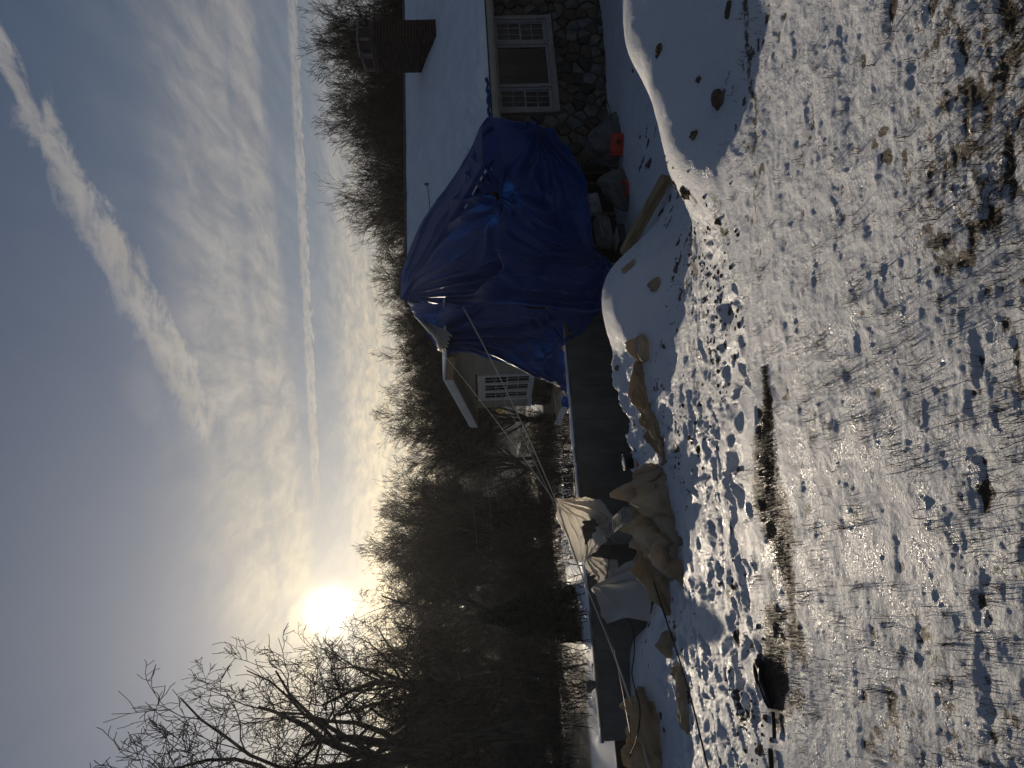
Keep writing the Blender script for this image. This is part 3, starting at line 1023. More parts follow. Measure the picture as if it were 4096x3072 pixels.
zz_ = EAVE_Z + (da - EAVE_D) * (RIDGE_Z - EAVE_Z) / (RIDGE_D - EAVE_D) - .018 + (thick + courses + lumps + slide) * edge
keep = ~((sa[:-1, :-1] > 2.82) & (sa[:-1, :-1] < 3.28) & (da[:-1, :-1] > 1.92) & (da[:-1, :-1] < 2.95))
mesh_arrays('roof_snow', np.stack([sa, da, zz_], -1).reshape(-1, 3), grid_faces(dN, sN, keep), M['roof_snow'], roof, True)
# rear slope snow
sa2, da2 = np.meshgrid(np.linspace(ROOF_S0, ROOF_S1, 30), np.linspace(RIDGE_D + .11, 9.4, 20))
z2 = RIDGE_Z - (da2 - RIDGE_D) * 2.0 / 4.95 + .03
mesh_arrays('roof_snow', np.stack([sa2, da2, z2], -1).reshape(-1, 3), grid_faces(20, 30), M['roof_snow'], roof, True)
# rope trail and thin pole lying on the roof


# ---- chimney
CS0, CS1, CD0, CD1, CZT = 2.81, 3.31, 1.90, 2.98, 3.66
ch = empty('chimney')
ch.parent = house
MB().box((CS0 + .012, CD0 + .012, 1.9), (CS1 - .012, CD1 - .012, CZT - .005)).build('mortar_core', M['brick_mortar'], ch)
bl, bh, gap = .203, .0575, .010
me_full = {}


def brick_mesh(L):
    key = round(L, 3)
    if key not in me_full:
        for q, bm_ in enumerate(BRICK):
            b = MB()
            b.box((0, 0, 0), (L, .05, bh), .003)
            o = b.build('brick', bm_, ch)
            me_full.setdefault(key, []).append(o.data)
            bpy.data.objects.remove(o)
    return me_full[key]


nb = 0
k = 0
z = 2.06
while z + bh < CZT:
    off = -(bl + gap) * .5 if k % 2 else 0.0
    for face in ('front', 'left'):
        L = (CS1 - CS0) if face == 'front' else (CD1 - CD0)
        x = off
        while x < L - .01:
            a, b = max(x, 0.0), min(x + bl, L)
            if b - a > .04 and nb < 296:
                zb = z
                if face == 'front':
                    loc, rot = (CS0 + a, CD0 + rnd.uniform(-.003, .003), zb), 0
                    under = roof_z(CD0)
                else:
                    loc, rot = (CS0 + rnd.uniform(-.003, .003), CD1 - a, zb), -math.pi / 2
                    under = roof_z(CD1 - b)
                if zb + bh > under:
                    ms = brick_mesh(b - a)
                    o = bpy.data.objects.new('brick', rnd.choice([ms[0], ms[1], ms[2]] if face == 'front' else [ms[1], ms[1], ms[2]]))  # left face takes darker bricks: its shade is put into the colour
                    o.location, o.rotation_euler = loc, (0, 0, rot)
                    link(o, ch)
                    nb += 1
            x += bl + gap
    z += bh + gap
    k += 1
crown = MB()
crown.box((CS0 - .02, CD0 - .02, CZT), (CS1 + .02, CD1 + .02, CZT + .05), .008)
crown.build('crown', M['brick_mortar'], ch)
for d0, hh in ((2.02, .24), (2.52, .20)):
    b = MB()
    x0, x1, y0_, y1_ = CS0 + .08, CS1 - .08, d0, d0 + .32
    b.box((x0, y0_, CZT + .051), (x0 + .025, y1_, CZT + .05 + hh)).box((x1 - .025, y0_, CZT + .051), (x1, y1_, CZT + .05 + hh))
    b.box((x0 + .025, y0_, CZT + .051), (x1 - .025, y0_ + .025, CZT + .05 + hh)).box((x0 + .025, y1_ - .025, CZT + .051), (x1 - .025, y1_, CZT + .05 + hh))
    b.build('flue', M['flue'], ch)
sl_ = MB()
sl_.box((CS0 - .02, 1.92, CZT + .30), (CS1 + .05, 2.45, CZT + .345), .006, Matrix.Translation((0, 2.2, CZT + .3)) @ Matrix.Rotation(.04, 4, 'X') @ Matrix.Translation((0, -2.2, -CZT - .3)))
sl_.build('cap_slab', M['slab'], ch)
sl_ = MB()
sl_.box((CS0 - .02, 2.46, CZT + .26), (CS1 + .03, 2.96, CZT + .30), .006, Matrix.Translation((0, 2.7, CZT + .28)) @ Matrix.Rotation(-.05, 4, 'X') @ Matrix.Translation((0, -2.7, -CZT - .28)))
sl_.build('cap_slab', M['slab'], ch)
for q in (1.955, 2.40, 2.47, 2.88):
    MB().box((CS0 + .02, q, CZT + .051), (CS0 + .06, q + .05, CZT + .27)).build('cap_support', M['slab'], ch)

# ---- rear wing with cream siding, seen at its left gable end
GS = -4.5
AP_D, AP_Z, RE_D, RE_Z, FR_D, FR_Z = 3.43, 2.32, 6.95, 1.86, 2.15, 2.21


def rake_z(d):
    return RE_Z + (RE_D - d) * (AP_Z - RE_Z) / (RE_D - AP_D) if d > AP_D else FR_Z + (d - FR_D) * (AP_Z - FR_Z) / (AP_D - FR_D)


GD0, GD1 = 2.2, 6.56
SB = .40
SIDE = Matrix(((0, 0, 1, 0), (1, 0, 0, 0), (0, 1, 0, 0), (0, 0, 0, 1)))      # (d, z, s) -> (s, d, z)
core = MB()
core.prism([(GD0, -1.2), (GD1, -1.2), (GD1, rake_z(GD1) - .12), (AP_D, AP_Z - .12), (GD0, rake_z(GD0) - .12)], GS + .02, GS + .2, SIDE)
core.build('gable_wall_core', M['wood_dark'], house)
bc = MB()
bc.box((GS + .2, GD1 - .2, -1.2), (-2.2, GD1, RE_Z - .1))
bc.build('rear_wall', M['siding'], house)
lap = .127
z = SB
GW0, GW1, GZ0, GZ1 = 4.27, 5.98, .33, 1.62
while z < AP_Z - .1:
    segs = [(GD0, GD1 - .09)]
    if GZ0 - .1 < z + lap * .5 < GZ1 + .02:
        segs = [(GD0, GW0 - .002), (GW1 + .002, GD1 - .09)]
    for a, b in segs:
        # cut the board by the rake
        poly = [(a, z), (b, z), (b, z + lap), (a, z + lap)]
        for (d0, z0_), (d1, z1_) in (((AP_D, AP_Z - .1), (RE_D, RE_Z - .1)), ((FR_D, FR_Z - .1), (AP_D, AP_Z - .1))):
            nx, ny = -(z1_ - z0_), (d1 - d0)
            poly = clip_poly(poly, nx, ny, nx * d0 + ny * z0_)
            if len(poly) < 3: break
        if len(poly) < 3: continue
        vs = [(GS + (.000 if y <= z + .02 else .016), x, y) for x, y in poly] + [(GS + .022, x, y) for x, y in poly]
        n = len(poly)
        fs_ = [tuple(range(n)), tuple(range(2 * n - 1, n - 1, -1))] + [(i, (i + 1) % n, n + (i + 1) % n, n + i) for i in range(n)]
        me = bpy.data.meshes.new('siding_board')
        me.from_pydata(vs, [], fs_)
        me.materials.append(M['siding'])
        link(bpy.data.objects.new('siding_board', me), house)
    z += lap
MB().box((GS - .012, GD1 - .088, SB - .002), (GS + .02, GD1 + .012, RE_Z - .06)).build('corner_board', M['siding'], house)
MB().box((GS - .03, GW1 + .01, SB - .10), (GS + .02, GD1 + .013, SB - .004)).build('skirt_board', M['white_trim'], house)
stone_field(GD0, GD1, -1.1, SB - .11, .34, .13, None, 23, lambda x, y, h: (GS + .02 - h * .8, x, y), 200, 'ledge_stone', house,
            [STONE[0]] * 3 + [STONE[1]] * 2 + [STONE[3]] * 2 + [STONE[4]], .008)
# triple window in the gable wall
gw = MB()
gw.box((GS - .03, GW0, GZ1 - .11), (GS + .02, GW1, GZ1)).box((GS - .03, GW0, GZ0), (GS + .02, GW1, GZ0 + .05))
gw.box((GS - .028, GW0, GZ0 + .05), (GS + .02, GW0 + .07, GZ1 - .11)).box((GS - .028, GW1 - .07, GZ0 + .05), (GS + .02, GW1, GZ1 - .11))
tri = gw.build('window_casing', M['white_trim'], house)
TW = Matrix(((0, 1, 0, GS), (1, 0, 0, 0), (0, 0, 1, 0), (0, 0, 0, 1)))
wdt = (GW1 - GW0 - .14) / 3
for i in range(3):
    x0 = GW0 + .07 + i * wdt
    f = double_hung(x0 + .002, x0 + wdt - .002, GZ0 + .052, GZ1 - .112, house, M['white_trim'], None, -.02, 1, 1, fw=.04)
    f.matrix_local = TW
    bd = MB()
    for q in range(22):
        zq = GZ0 + .1 + q * .047
        bd.box((x0 + .05, .06, zq), (x0 + wdt - .05, .066, zq + .03))
    bd.build('blind', M['board'], f)
    MB().box((x0 + .03, .08, GZ0 + .06), (x0 + wdt - .03, .09, GZ1 - .12)).build('room_shade', M['dark'], f)  # near-black sheet standing in for the shade inside the room
# its roof with wide rake overhang
wr = MB()
wp = [(FR_D, FR_Z - .03), (AP_D, AP_Z - .03), (RE_D, RE_Z - .03), (RE_D, RE_Z - .09), (AP_D, AP_Z - .09), (FR_D, FR_Z - .09)]
wr.prism(wp, -4.86, -3.4, SIDE)
wroof = wr.build('wing_roof', M['shingle'], house)
ws_ = MB()
ws_.prism([(FR_D, FR_Z - .028), (AP_D, AP_Z - .028), (RE_D + .02, RE_Z - .028), (RE_D + .02, RE_Z + .01), (AP_D, AP_Z + .015), (FR_D, FR_Z + .01)], -4.88, -3.4, SIDE)
ws_.build('wing_roof_snow', M['roof_snow'], wroof)
rb = MB()
rb.prism([(AP_D, AP_Z - .028), (RE_D + .02, RE_Z - .028), (RE_D + .02, RE_Z - .19), (AP_D, AP_Z - .19)], -4.90, -4.865, SIDE)
rb.build('rake_board', M['white_trim'], house)
rb = MB()
rb.prism([(FR_D + .1, FR_Z - .028), (AP_D - .004, AP_Z - .028), (AP_D - .004, AP_Z - .19), (FR_D + .1, FR_Z - .19)], -4.90, -4.865, SIDE)
o = rb.build('rake_board', M['wood'], house)
o['label'] = 'bare torn wooden rake board'
sf_ = MB()
sf_.prism([(AP_D, AP_Z - .175), (RE_D, RE_Z - .175), (RE_D, RE_Z - .195), (AP_D, AP_Z - .195)], -4.863, GS - .002, SIDE)
sf_.build('rake_soffit', M['siding'], house)
rv_ = MB()
rv_.box((GS - .34, RE_D + .005, RE_Z - .20), (-2.25, RE_D + .035, RE_Z - .03))
rv_.build('rear_fascia', M['white_trim'], house)

# ------------------------------------------------------------------ concrete foundation wall
cw = empty('concrete_wall', H(-8, 0, 0), 0, label='long grey poured concrete foundation wall with panel seams around the pit', cat='wall')
cw.matrix_world = RX
CT = .14
s = -11.42
pw = .56
i = 0
while s < -4.2:
    w = min(pw, -4.2 - s)
    b = MB()
    b.box((s + .003, rnd.uniform(-.004, .004), -2.6), (s + w - .003, .20, CT), .004)
    b.build('concrete_panel', M['conc'], cw)
    s += w
    i += 1
cj = MB()
cj.box((-11.42, .018, -2.6), (-4.2, .19, CT - .01))
cj.build('panel_seam', M['conc'], cw)
spl = MB()
spl.box((-11.44, .015, CT + .002), (-4.3, .13, CT + .04), .004)
spl.build('sill_plate', M['board'], cw)
sn = []
xs_ = np.linspace(-11.44, -4.4, 500)
ds_ = np.linspace(.01, .20, 8)
SX, SD = np.meshgrid(xs_, ds_)
hh = .018 + .04 * np.clip(fbm(SX * 3, SD * 9, 201, 4) + .05, 0, 1)
hh *= smooth(np.abs(SD - .105), .098, .06)
hh *= smooth(fbm(SX * 1.2, SX * 0, 203, 3), -.3, .05)
mesh_arrays('wall_snow', np.stack([SX, SD, CT + .036 + hh], -1).reshape(-1, 3), grid_faces(8, 500), M['roof_snow'], cw, True)

# cross wall of hollow concrete blocks, running from the foundation wall towards the camera
bw = empty('block_wall', H(-7.9, -.02, 0), 0, label='short cross wall of hollow concrete blocks behind the canvas heap', cat='wall')
bw.matrix_world = RX


def block(mb, x0, x1, y0, y1, z0, z1):
    t = .032
    mb.box((x0, y0, z0), (x0 + t, y1, z1)).box((x1 - t, y0, z0), (x1, y1, z1))
    n = 3
    for k in range(n + 1):
        yy = y0 + (y1 - y0 - t) * k / n
        mb.box((x0 + t, yy, z0), (x1 - t, yy + t, z1))


pa = P(222, 598, 10.3)
sb0 = float(np.dot(pa - W0, E1))
ny = 5
for c in range(9):
    for k in range(ny):
        b = MB()
        y1_ = -.02 - k * .40
        zt = -.05 - .004 * k - c * .2
        block(b, sb0, sb0 + .2, y1_ - .392, y1_, zt - .192, zt)
        b.build('concrete_block', M['conc_dark'], bw)
# ------------------------------------------------------------------ cloth
def cr_interp(ctrl, n, axis):
    """Catmull-Rom resampling of control points along an axis"""
    ctrl = np.asarray(ctrl, float)
    k = ctrl.shape[axis]
    t = np.linspace(0, k - 1, n)
    i = np.clip(t.astype(int), 0, k - 2)
    f = t - i
    g = lambda j: np.take(ctrl, np.clip(j, 0, k - 1), axis)
    sh = [1] * ctrl.ndim
    sh[axis] = n
    f = f.reshape(sh)
    p0, p1, p2, p3 = g(i - 1), g(i), g(i + 1), g(i + 2)
    p0 = np.where((i == 0).reshape(sh), 2 * p1 - p2, p0)
    p3 = np.where((i == k - 2).reshape(sh), 2 * p2 - p1, p3)
    return .5 * (2 * p1 + (p2 - p0) * f + (2 * p0 - 5 * p1 + 4 * p2 - p3) * f * f + (3 * p1 - p0 - 3 * p2 + p3) * f ** 3)


def cloth(name, ctrl, nr, nc, fold, mat_, parent=None, keepf=None, flip=False, post=None):
    """ctrl: rows x cols x 3 world points; fold(a, b) -> displacement along the normal"""
    p = cr_interp(cr_interp(ctrl, nr, 0), nc, 1)
    b, a = np.meshgrid(np.linspace(0, 1, nr), np.linspace(0, 1, nc), indexing='ij')
    du, dv = np.gradient(p, axis=1), np.gradient(p, axis=0)
    n = np.cross(du, dv)
    n /= np.linalg.norm(n, axis=-1, keepdims=True) + 1e-9
    if flip: n = -n
    p = p + n * fold(a, b)[..., None]
    if post is not None: p = post(p)
    keep = None
    if keepf is not None:
        keep = keepf((a[:-1, :-1] + a[1:, 1:]) / 2, (b[:-1, :-1] + b[1:, 1:]) / 2)
    return mesh_arrays(name, p.reshape(-1, 3), grid_faces(nr, nc, keep), mat_, parent, True)


def radial(a, b, a0, b0, n, amp, asp=1.0, r0=.05, r1=.6, seed=0):
    """folds fanning out of a tie point"""
    th = np.arctan2(b - b0, (a - a0) * asp)
    r = np.hypot((a - a0) * asp, b - b0)
    w = smooth(r, 0, r0) * (1 - smooth(r, r1 * .4, r1))
    return amp * w * (1 - 2 * np.abs(np.sin(th * n * .5 + 2.0 * fbm(th * 2.2, r * 1.6, seed, 2)))) * (.5 + r)


def PR(u, v, off=.11):
    """point on the front roof slope seen at (u, v)"""
    q = on_roof(u, v)
    return H(q[0], q[1], q[2] + off)


def PD(u, v, y):
    return P(u, v, y)


# ---- big blue tarp over the open end of the house
c0 = [P(468, 407, 16.55), P(463, 440, 14.4), P(460, 476, 12.0), P(458, 508, 11.0), P(457, 540, 10.6), P(456, 572, 10.3), P(455, 608, 10.1)]
c1 = [PR(491, 408), PR(488, 440), P(484, 487, 11.9), P(482, 515, 11.2), P(480, 545, 10.7), P(479, 576, 10.4), P(478, 609, 10.2)]
c2 = [PR(507, 412), PR(507, 446), P(510, 488, 12.0), P(508, 515, 11.45), P(506, 545, 11.0), P(505, 578, 10.6), P(504, 611, 10.35)]
c3 = [PR(546, 429), PR(546, 458), P(544, 488, 12.05), P(540, 511, 11.5), P(534, 538, 11.1), P(526, 567, 10.8), P(517, 595, 10.6)]
c4 = [PR(583, 456), PR(583, 474), P(580, 491, 12.1), P(575, 513, 11.7), P(568, 536, 11.4), P(560, 563, 11.15), P(553, 590, 11.0)]
c5 = [PR(614, 477), PR(615, 484), P(616, 492, 12.2), P(613, 512, 11.95), P(608, 534, 11.8), P(602, 558, 11.6), P(597, 582, 11.5)]
c6 = [PR(642, 488.5, .06), P(644, 492.5, 12.28), P(645, 497, 12.24), P(645, 510, 12.15), P(644, 524, 12.05), P(643, 538, 11.95), P(641, 552, 11.9)]
ctrl = np.stack([np.stack(c) for c in (c0, c1, c2, c3, c4, c5, c6)], 1)


def fold_main(a, b):
    f = .10 * fbm(a * 2.6 + b, b * 2.2, 301, 3) * smooth(b, .12, .4)
    # big swag running from the ridge across the front
    line = b - (.30 + .42 * a + .10 * np.sin(a * 5))
    f += .24 * np.exp(-(line / .06) ** 2) * smooth(a, .02, .2) * (1 - smooth(a, .5, .75)) - .10 * np.exp(-((line + .10) / .07) ** 2) * (1 - smooth(a, .5, .8))
    line2 = b - (.62 - .25 * a)
    f += .16 * np.exp(-(line2 / .045) ** 2) * smooth(a, .1, .3) * (1 - smooth(a, .6, .8))
    f += radial(a, b, .04, .02, 26, .085, .8, .05, .75, 302)
    f += radial(a, b, .62, .44, 15, .085, 1.3, .05, .55, 303)
    f += radial(a, b, .98, .78, 16, .07, 1.2, .04, .55, 304)
    f += radial(a, b, .42, .98, 18, .07, 1.1, .04, .6, 305)
    pl = (1 - smooth(a, .22, .42)) * smooth(b, .38, .62)
    f += pl * .055 * (1 - 2 * np.abs(np.sin(a * 46 + 1.6 * fbm(a * 5, b * 2, 306, 2)))) + pl * .03 * np.sin(a * 23 + b * 3)
    f += .020 * ridge(a * 9 + b * 5, b * 5 - a * 3, 307, 3) * (.5 + .5 * smooth(fbm(a * 3, b * 3, 308, 2), -.2, .3))
    f += .006 * ridge(a * 26 - b * 12, b * 22 + a * 10, 309, 2)
    onroof = 1 - smooth(b, .12, .33)
    f = f * (1 - .5 * onroof) * 1.35
    return f + .04


def hole(a, b):
    dx, dy = (a - .635) * 1.1, b - .385
    inside = ((dx * .8 + dy * .6) / .020) ** 2 + ((-dx * .6 + dy * .8) / .038) ** 2 < 1 + .5 * np.sin(a * 190)
    return ~inside




def over_roof(p):
    rel = p - W0
    s_, d_ = rel @ E1, rel @ E2
    z_ = p[..., 2]
    m_ = smooth(s_, -2.75, -2.5)
    lowest = EAVE_Z + (d_ - EAVE_D) * (RIDGE_Z - EAVE_Z) / (RIDGE_D - EAVE_D) + .16
    zn = np.where(d_ > EAVE_D - .02, np.maximum(z_, lowest - (1 - m_) * 3), z_)
    out = np.where((d_ <= EAVE_D - .02) | (zn < EAVE_Z), m_, 0) * np.maximum(d_ + .66, 0)
    q_ = p - E2 * out[..., None] * (zn < EAVE_Z + .06)[..., None]
    q_[..., 2] = zn
    return q_


bt = cloth('blue_tarp', ctrl, 230, 260, fold_main, M['blue'], None, hole, True, over_roof)
tag(bt, 'huge wrinkled blue tarp draped from the roof ridge down to the snow mound', 'tarp', 'blue tarps over the house end')
# frame that carries it: studs, with a near-black panel for the shade behind
fr = empty('stud_wall', H(-3.2, .2, -1.0), label='dark stud frame standing under the big blue tarp at the open house end', cat='stud wall')
fr.matrix_world = RX
for s_ in (-2.45, -3.1, -3.75, -4.38):
    MB().box((s_, .25, -1.6), (s_ + .05, .34, .95)).build('stud', M['wood_dark'], fr)
MB().box((-4.4, .25, .955), (-2.25, .34, 1.05)).build('top_plate', M['wood_dark'], fr)
MB().box((-4.4, .36, -1.6), (-2.25, .40, 1.0)).build('shade_panel', M['dark'], fr)

# ---- second tarp hanging over the gable side, tied to the wall
r0 = [P(466, 409, 16.4), P(452, 415, 15.9), P(440, 424, 15.0), P(428, 432, 14.2), P(418, 439.5, 13.5)]
r1 = [P(463, 455, 13.2), P(452, 456, 13.4), P(439, 460, 13.5), P(426, 464, 13.5), P(415, 470, 13.45)]
r2 = [P(461, 505, 12.0), P(448, 506, 12.4), P(432, 504, 12.7), P(418, 502, 12.9), P(406, 501, 12.95)]
r3 = [P(459, 545, 11.5), P(446, 542, 11.8), P(424, 536, 12.1), P(406, 531, 12.3), P(394, 530, 12.35)]
r4 = [P(457, 572, 11.3), P(441, 562, 11.5), P(421, 552, 11.7), P(398, 550, 11.75), P(384, 552, 11.8)]
r5 = [P(456, 600, 11.2), P(440, 585, 11.25), P(424, 560, 11.4), P(396, 562, 11.35), P(373, 566.5, 11.25)]


def fold_side(a, b):
    f = radial(a, b, .85, .0, 22, .09, .6, .05, .95, 321) + radial(a, b, 1.0, 1.0, 20, .07, 1.0, .04, .8, 322) + radial(a, b, .42, .92, 14, .05, 1.0, .05, .6, 323)
    f += .10 * fbm(a * 2.2, b * 3, 324, 3) + .022 * ridge(a * 10, b * 7 + a * 3, 325, 3)
    edge = smooth(a, .92, 1.0)
    return f * (1 - .6 * edge)


bt2 = cloth('blue_tarp', np.stack([np.stack(r) for r in (r0, r1, r2, r3, r4, r5)]), 170, 120, fold_side, M['blue'], None, None, True)
tag(bt2, 'darker blue tarp hanging over the gable side and tied to the concrete wall corner', 'tarp', 'blue tarps over the house end')

# torn translucent sheet catching the sun at the roof edge
q0 = [P(456, 412, 15.9), P(448, 418, 15.2), P(436, 428, 14.2), P(418, 438.5, 13.3)]
q1 = [P(452, 420, 15.4), P(446, 425, 14.8), P(436, 436, 13.9), P(423, 443, 13.3)]
q2 = [P(449, 428, 14.9), P(445, 432, 14.4), P(440, 441, 13.7), P(434, 447, 13.3)]
ps = cloth('plastic_sheet', np.stack([np.stack(q) for q in (q0, q1, q2)]), 50, 90, lambda a, b: .05 * np.sin(b * 40 + 3 * fbm(a * 3, b * 3, 331, 2)) + .02 * fbm(a * 9, b * 9, 332, 2) + .06,
           M['white_sheet'], None, None, True)
tag(ps, 'torn white plastic sheet glowing in the sun at the peak of the blue tarp', 'plastic sheet')

# a thin strip of blue tarp under snow at the eave
ev = []
for q in range(40):
    s_ = -1.66 + q * .026
    for dd, z_ in ((-.40, 1.235), (-.47, 1.225), (-.487, 1.172 + .012 * math.sin(q * .23))):
        ev.append(H(s_, dd + .012 * math.sin(q * 1.3), z_ + .012 * math.sin(q * .7)))
o = mesh_arrays('blue_tarp', np.array(ev), grid_faces(40, 3), M['blue'], None, True)
tag(o, 'narrow strip of blue tarp sticking out under the snow at the eave', 'tarp', 'blue tarps over the house end')


# ------------------------------------------------------------------ ropes and cables
def rope(name, pts, r, m, label, cat='rope', sag=0.0, n=26):
    pts = [np.asarray(p, float) for p in pts]
    if len(pts) == 2:
        pts = [pts[0] + (pts[1] - pts[0]) * t - np.array([0, 0, sag * 4 * t * (1 - t)]) for t in np.linspace(0, 1, n)]
    else:
        pts = list(cr_interp(np.array(pts), n, 0))
    o = MB().tube(pts, r, 5).build(name, m, None, True)
    return tag(o, label, cat, 'ropes and cables of the tarps')


tie = P(268, 555.5, 10.0)
tie2 = P(264, 556.5, 9.96)
rope('rope', [P(461, 463, 11.55), tie], .008, M['rope'], 'pale rope from the big blue tarp edge to the peak of the white sheet', sag=.05)
rope('rope', [P(418, 440, 13.4), tie2], .006, M['rope'], 'thin pale rope from the glowing roof sheet to the peak of the white sheet', sag=.04)
rope('rope', [P(396, 489, 12.6), P(257, 557, 9.9)], .005, M['rope'], 'thinnest pale rope running just below the other two to the white sheet', sag=.03)
rope('rope', [tie, P(193, 582, 9.5), P(95, 621, 8.5), P(0, 649, 7.6), P(-60, 668, 7.1)], .011, M['rope'], 'pale ridge rope carrying the white sheets down to the left', n=50)
rope('cable', [P(262, 631, 8.35), P(193, 651.5, 7.6), P(90, 685, 6.3), P(0, 708, 5.6), P(-60, 724, 5.2)], .009, M['cable'], 'long straight black cable crossing the trodden snow from the canvas heap', 'cable', n=50)
rope('cable', [P(231, 604, 9.2), P(226, 611, 9.1), P(215, 610, 9.1), P(200, 608, 9.15), P(186, 606, 9.2), P(180, 604, 9.3)], .008, M['cable'], 'short black hose looping past the block wall', 'cable')
rope('cable', [P(151, 625, 8.6), P(146, 630, 8.5), P(134, 634, 8.4), P(112, 634, 8.4), P(92, 632, 8.4), P(60, 640, 8.0), P(30, 637, 7.7), P(12, 630, 7.4)], .008, M['cable'], 'slack black cable from the lower white sheet to the left canvas bundle', 'cable')
rope('cable', [P(144, 606, 9.2), P(120, 614, 9.0), P(80, 622, 8.6), P(30, 631, 7.4)], .005, M['cable'], 'thin dark line along the foundation wall to the left canvas bundle', 'cable')
rope('cable', [P(373, 567, 11.25), P(371, 590, 11.15), P(372, 612, 11.1), P(373, 640, 11.1)], .022, M['cable'], 'thick black cable hanging straight down the concrete wall', 'cable')
rr = [PR(592, 425, .05), PR(588, 437, .05), PR(575, 434, .04), PR(560, 432.5, .04)]
rope('roof_pole', [PR(584, 432.0, .10), PR(584.0, 429.5, .10)], .03, M['black'], 'small dark vent stub standing in the roof snow', 'roof vent')
rope('roof_pole', [PR(581, 430.5, .05), PR(540, 434.5, .05)], .016, M['board'], 'thin pole lying on the snowy roof above the blue tarp', 'pole')

# ------------------------------------------------------------------ white plastic sheets in the pit
s0 = [P(270, 555, 9.98), P(260, 556.3, 9.95), P(252, 558.5, 9.9), P(232, 569.5, 9.75), P(208, 577, 9.6)]
s1 = [P(268.8, 568, 9.95), P(260, 570, 9.98), P(250, 572, 9.98), P(230, 579, 9.85), P(206, 581.5, 9.62)]
s2 = [P(267, 585, 9.9), P(257, 588, 10.02), P(245, 587, 10.05), P(228, 586, 9.92), P(207, 585, 9.62)]
s3 = [P(263.5, 603, 9.8), P(254, 604, 10.0), P(243, 600, 10.05), P(226, 592, 9.85), P(209, 586.5, 9.6)]
s4 = [P(250, 613, 9.6), P(240, 613, 9.6), P(232, 610, 9.6), P(222, 600, 9.58), P(212, 587, 9.55)]


def fold_ws(a, b):
    return radial(a, b, .02, .0, 20, .075, 1.0, .04, 1.2, 341) + .05 * fbm(a * 3, b * 3, 342, 2) + .012 * ridge(a * 8, b * 8, 343, 2)


wsheet = cloth('plastic_sheet', np.stack([np.stack(q) for q in (s0, s1, s2, s3, s4)]), 90, 110, fold_ws, M['white_sheet'], None,
               lambda a, b: ~((((a - .60) / .20) ** 2 + ((b - .56) / .15) ** 2) < 1 + .35 * np.sin(a * 60) * np.cos(b * 50)), True)
tag(wsheet, 'pointed white plastic sheet hung tent like from its peak over the pit', 'plastic sheet', 'white plastic sheets hung over the pit')
t0 = [P(213, 586, 9.55), P(211, 597, 9.45), P(209.5, 607, 9.4), P(208, 617, 9.38)]
t1_ = [P(204, 586, 9.5), P(203, 598, 9.42), P(201, 609, 9.36), P(199, 618, 9.35)]
t2_ = [P(197, 591, 9.5), P(195, 599, 9.42), P(193, 608, 9.36), P(192, 616, 9.34)]
t3_ = [P(193, 594, 9.5), P(188, 598, 9.42), P(183, 600.5, 9.4), P(186, 606, 9.38)]
wsh2 = cloth('plastic_sheet', np.stack([np.stack(q) for q in (t0, t1_, t2_, t3_)]), 50, 50, lambda a, b: radial(a, b, .0, .0, 16, .05, 1.0, .04, 1.2, 351) + .04 * ridge(a * 3, b * 3, 352, 2), M['white_sheet'], None, None, True)
tag(wsh2, 'small crumpled flap of white plastic dangling below the pointed sheet', 'plastic sheet', 'white plastic sheets hung over the pit')
v0 = [P(181, 592, 9.35), P(174, 594.5, 9.3), P(163, 599, 9.22), P(153, 602, 9.15), P(144, 606, 9.1)]
v1 = [P(193, 610, 9.0), P(180, 612, 8.9), P(166, 614, 8.85), P(156, 616, 8.8), P(147.5, 617, 8.75)]
v2 = [P(207, 632, 8.5), P(193, 633, 8.45), P(176, 634, 8.4), P(160, 633, 8.4), P(150, 628, 8.45)]
v3 = [P(203, 644, 8.2), P(190, 648, 8.1), P(172, 650, 8.1), P(156, 650, 8.1), P(146, 648, 8.15)]
wsh3 = cloth('plastic_sheet', np.stack([np.stack(q) for q in (v0, v1, v2, v3)]), 70, 70, lambda a, b: radial(a, b, .0, .0, 12, .05, 1.0, .05, 1.0, 361) * (1 - smooth(a, .2, .8)) + .035 * fbm(a * 3, b * 2, 362, 2), M['white_sheet'], None, None, True)
tag(wsh3, 'broad flat white plastic sheet stretched from the rope down onto the snow rim', 'plastic sheet', 'white plastic sheets hung over the pit')


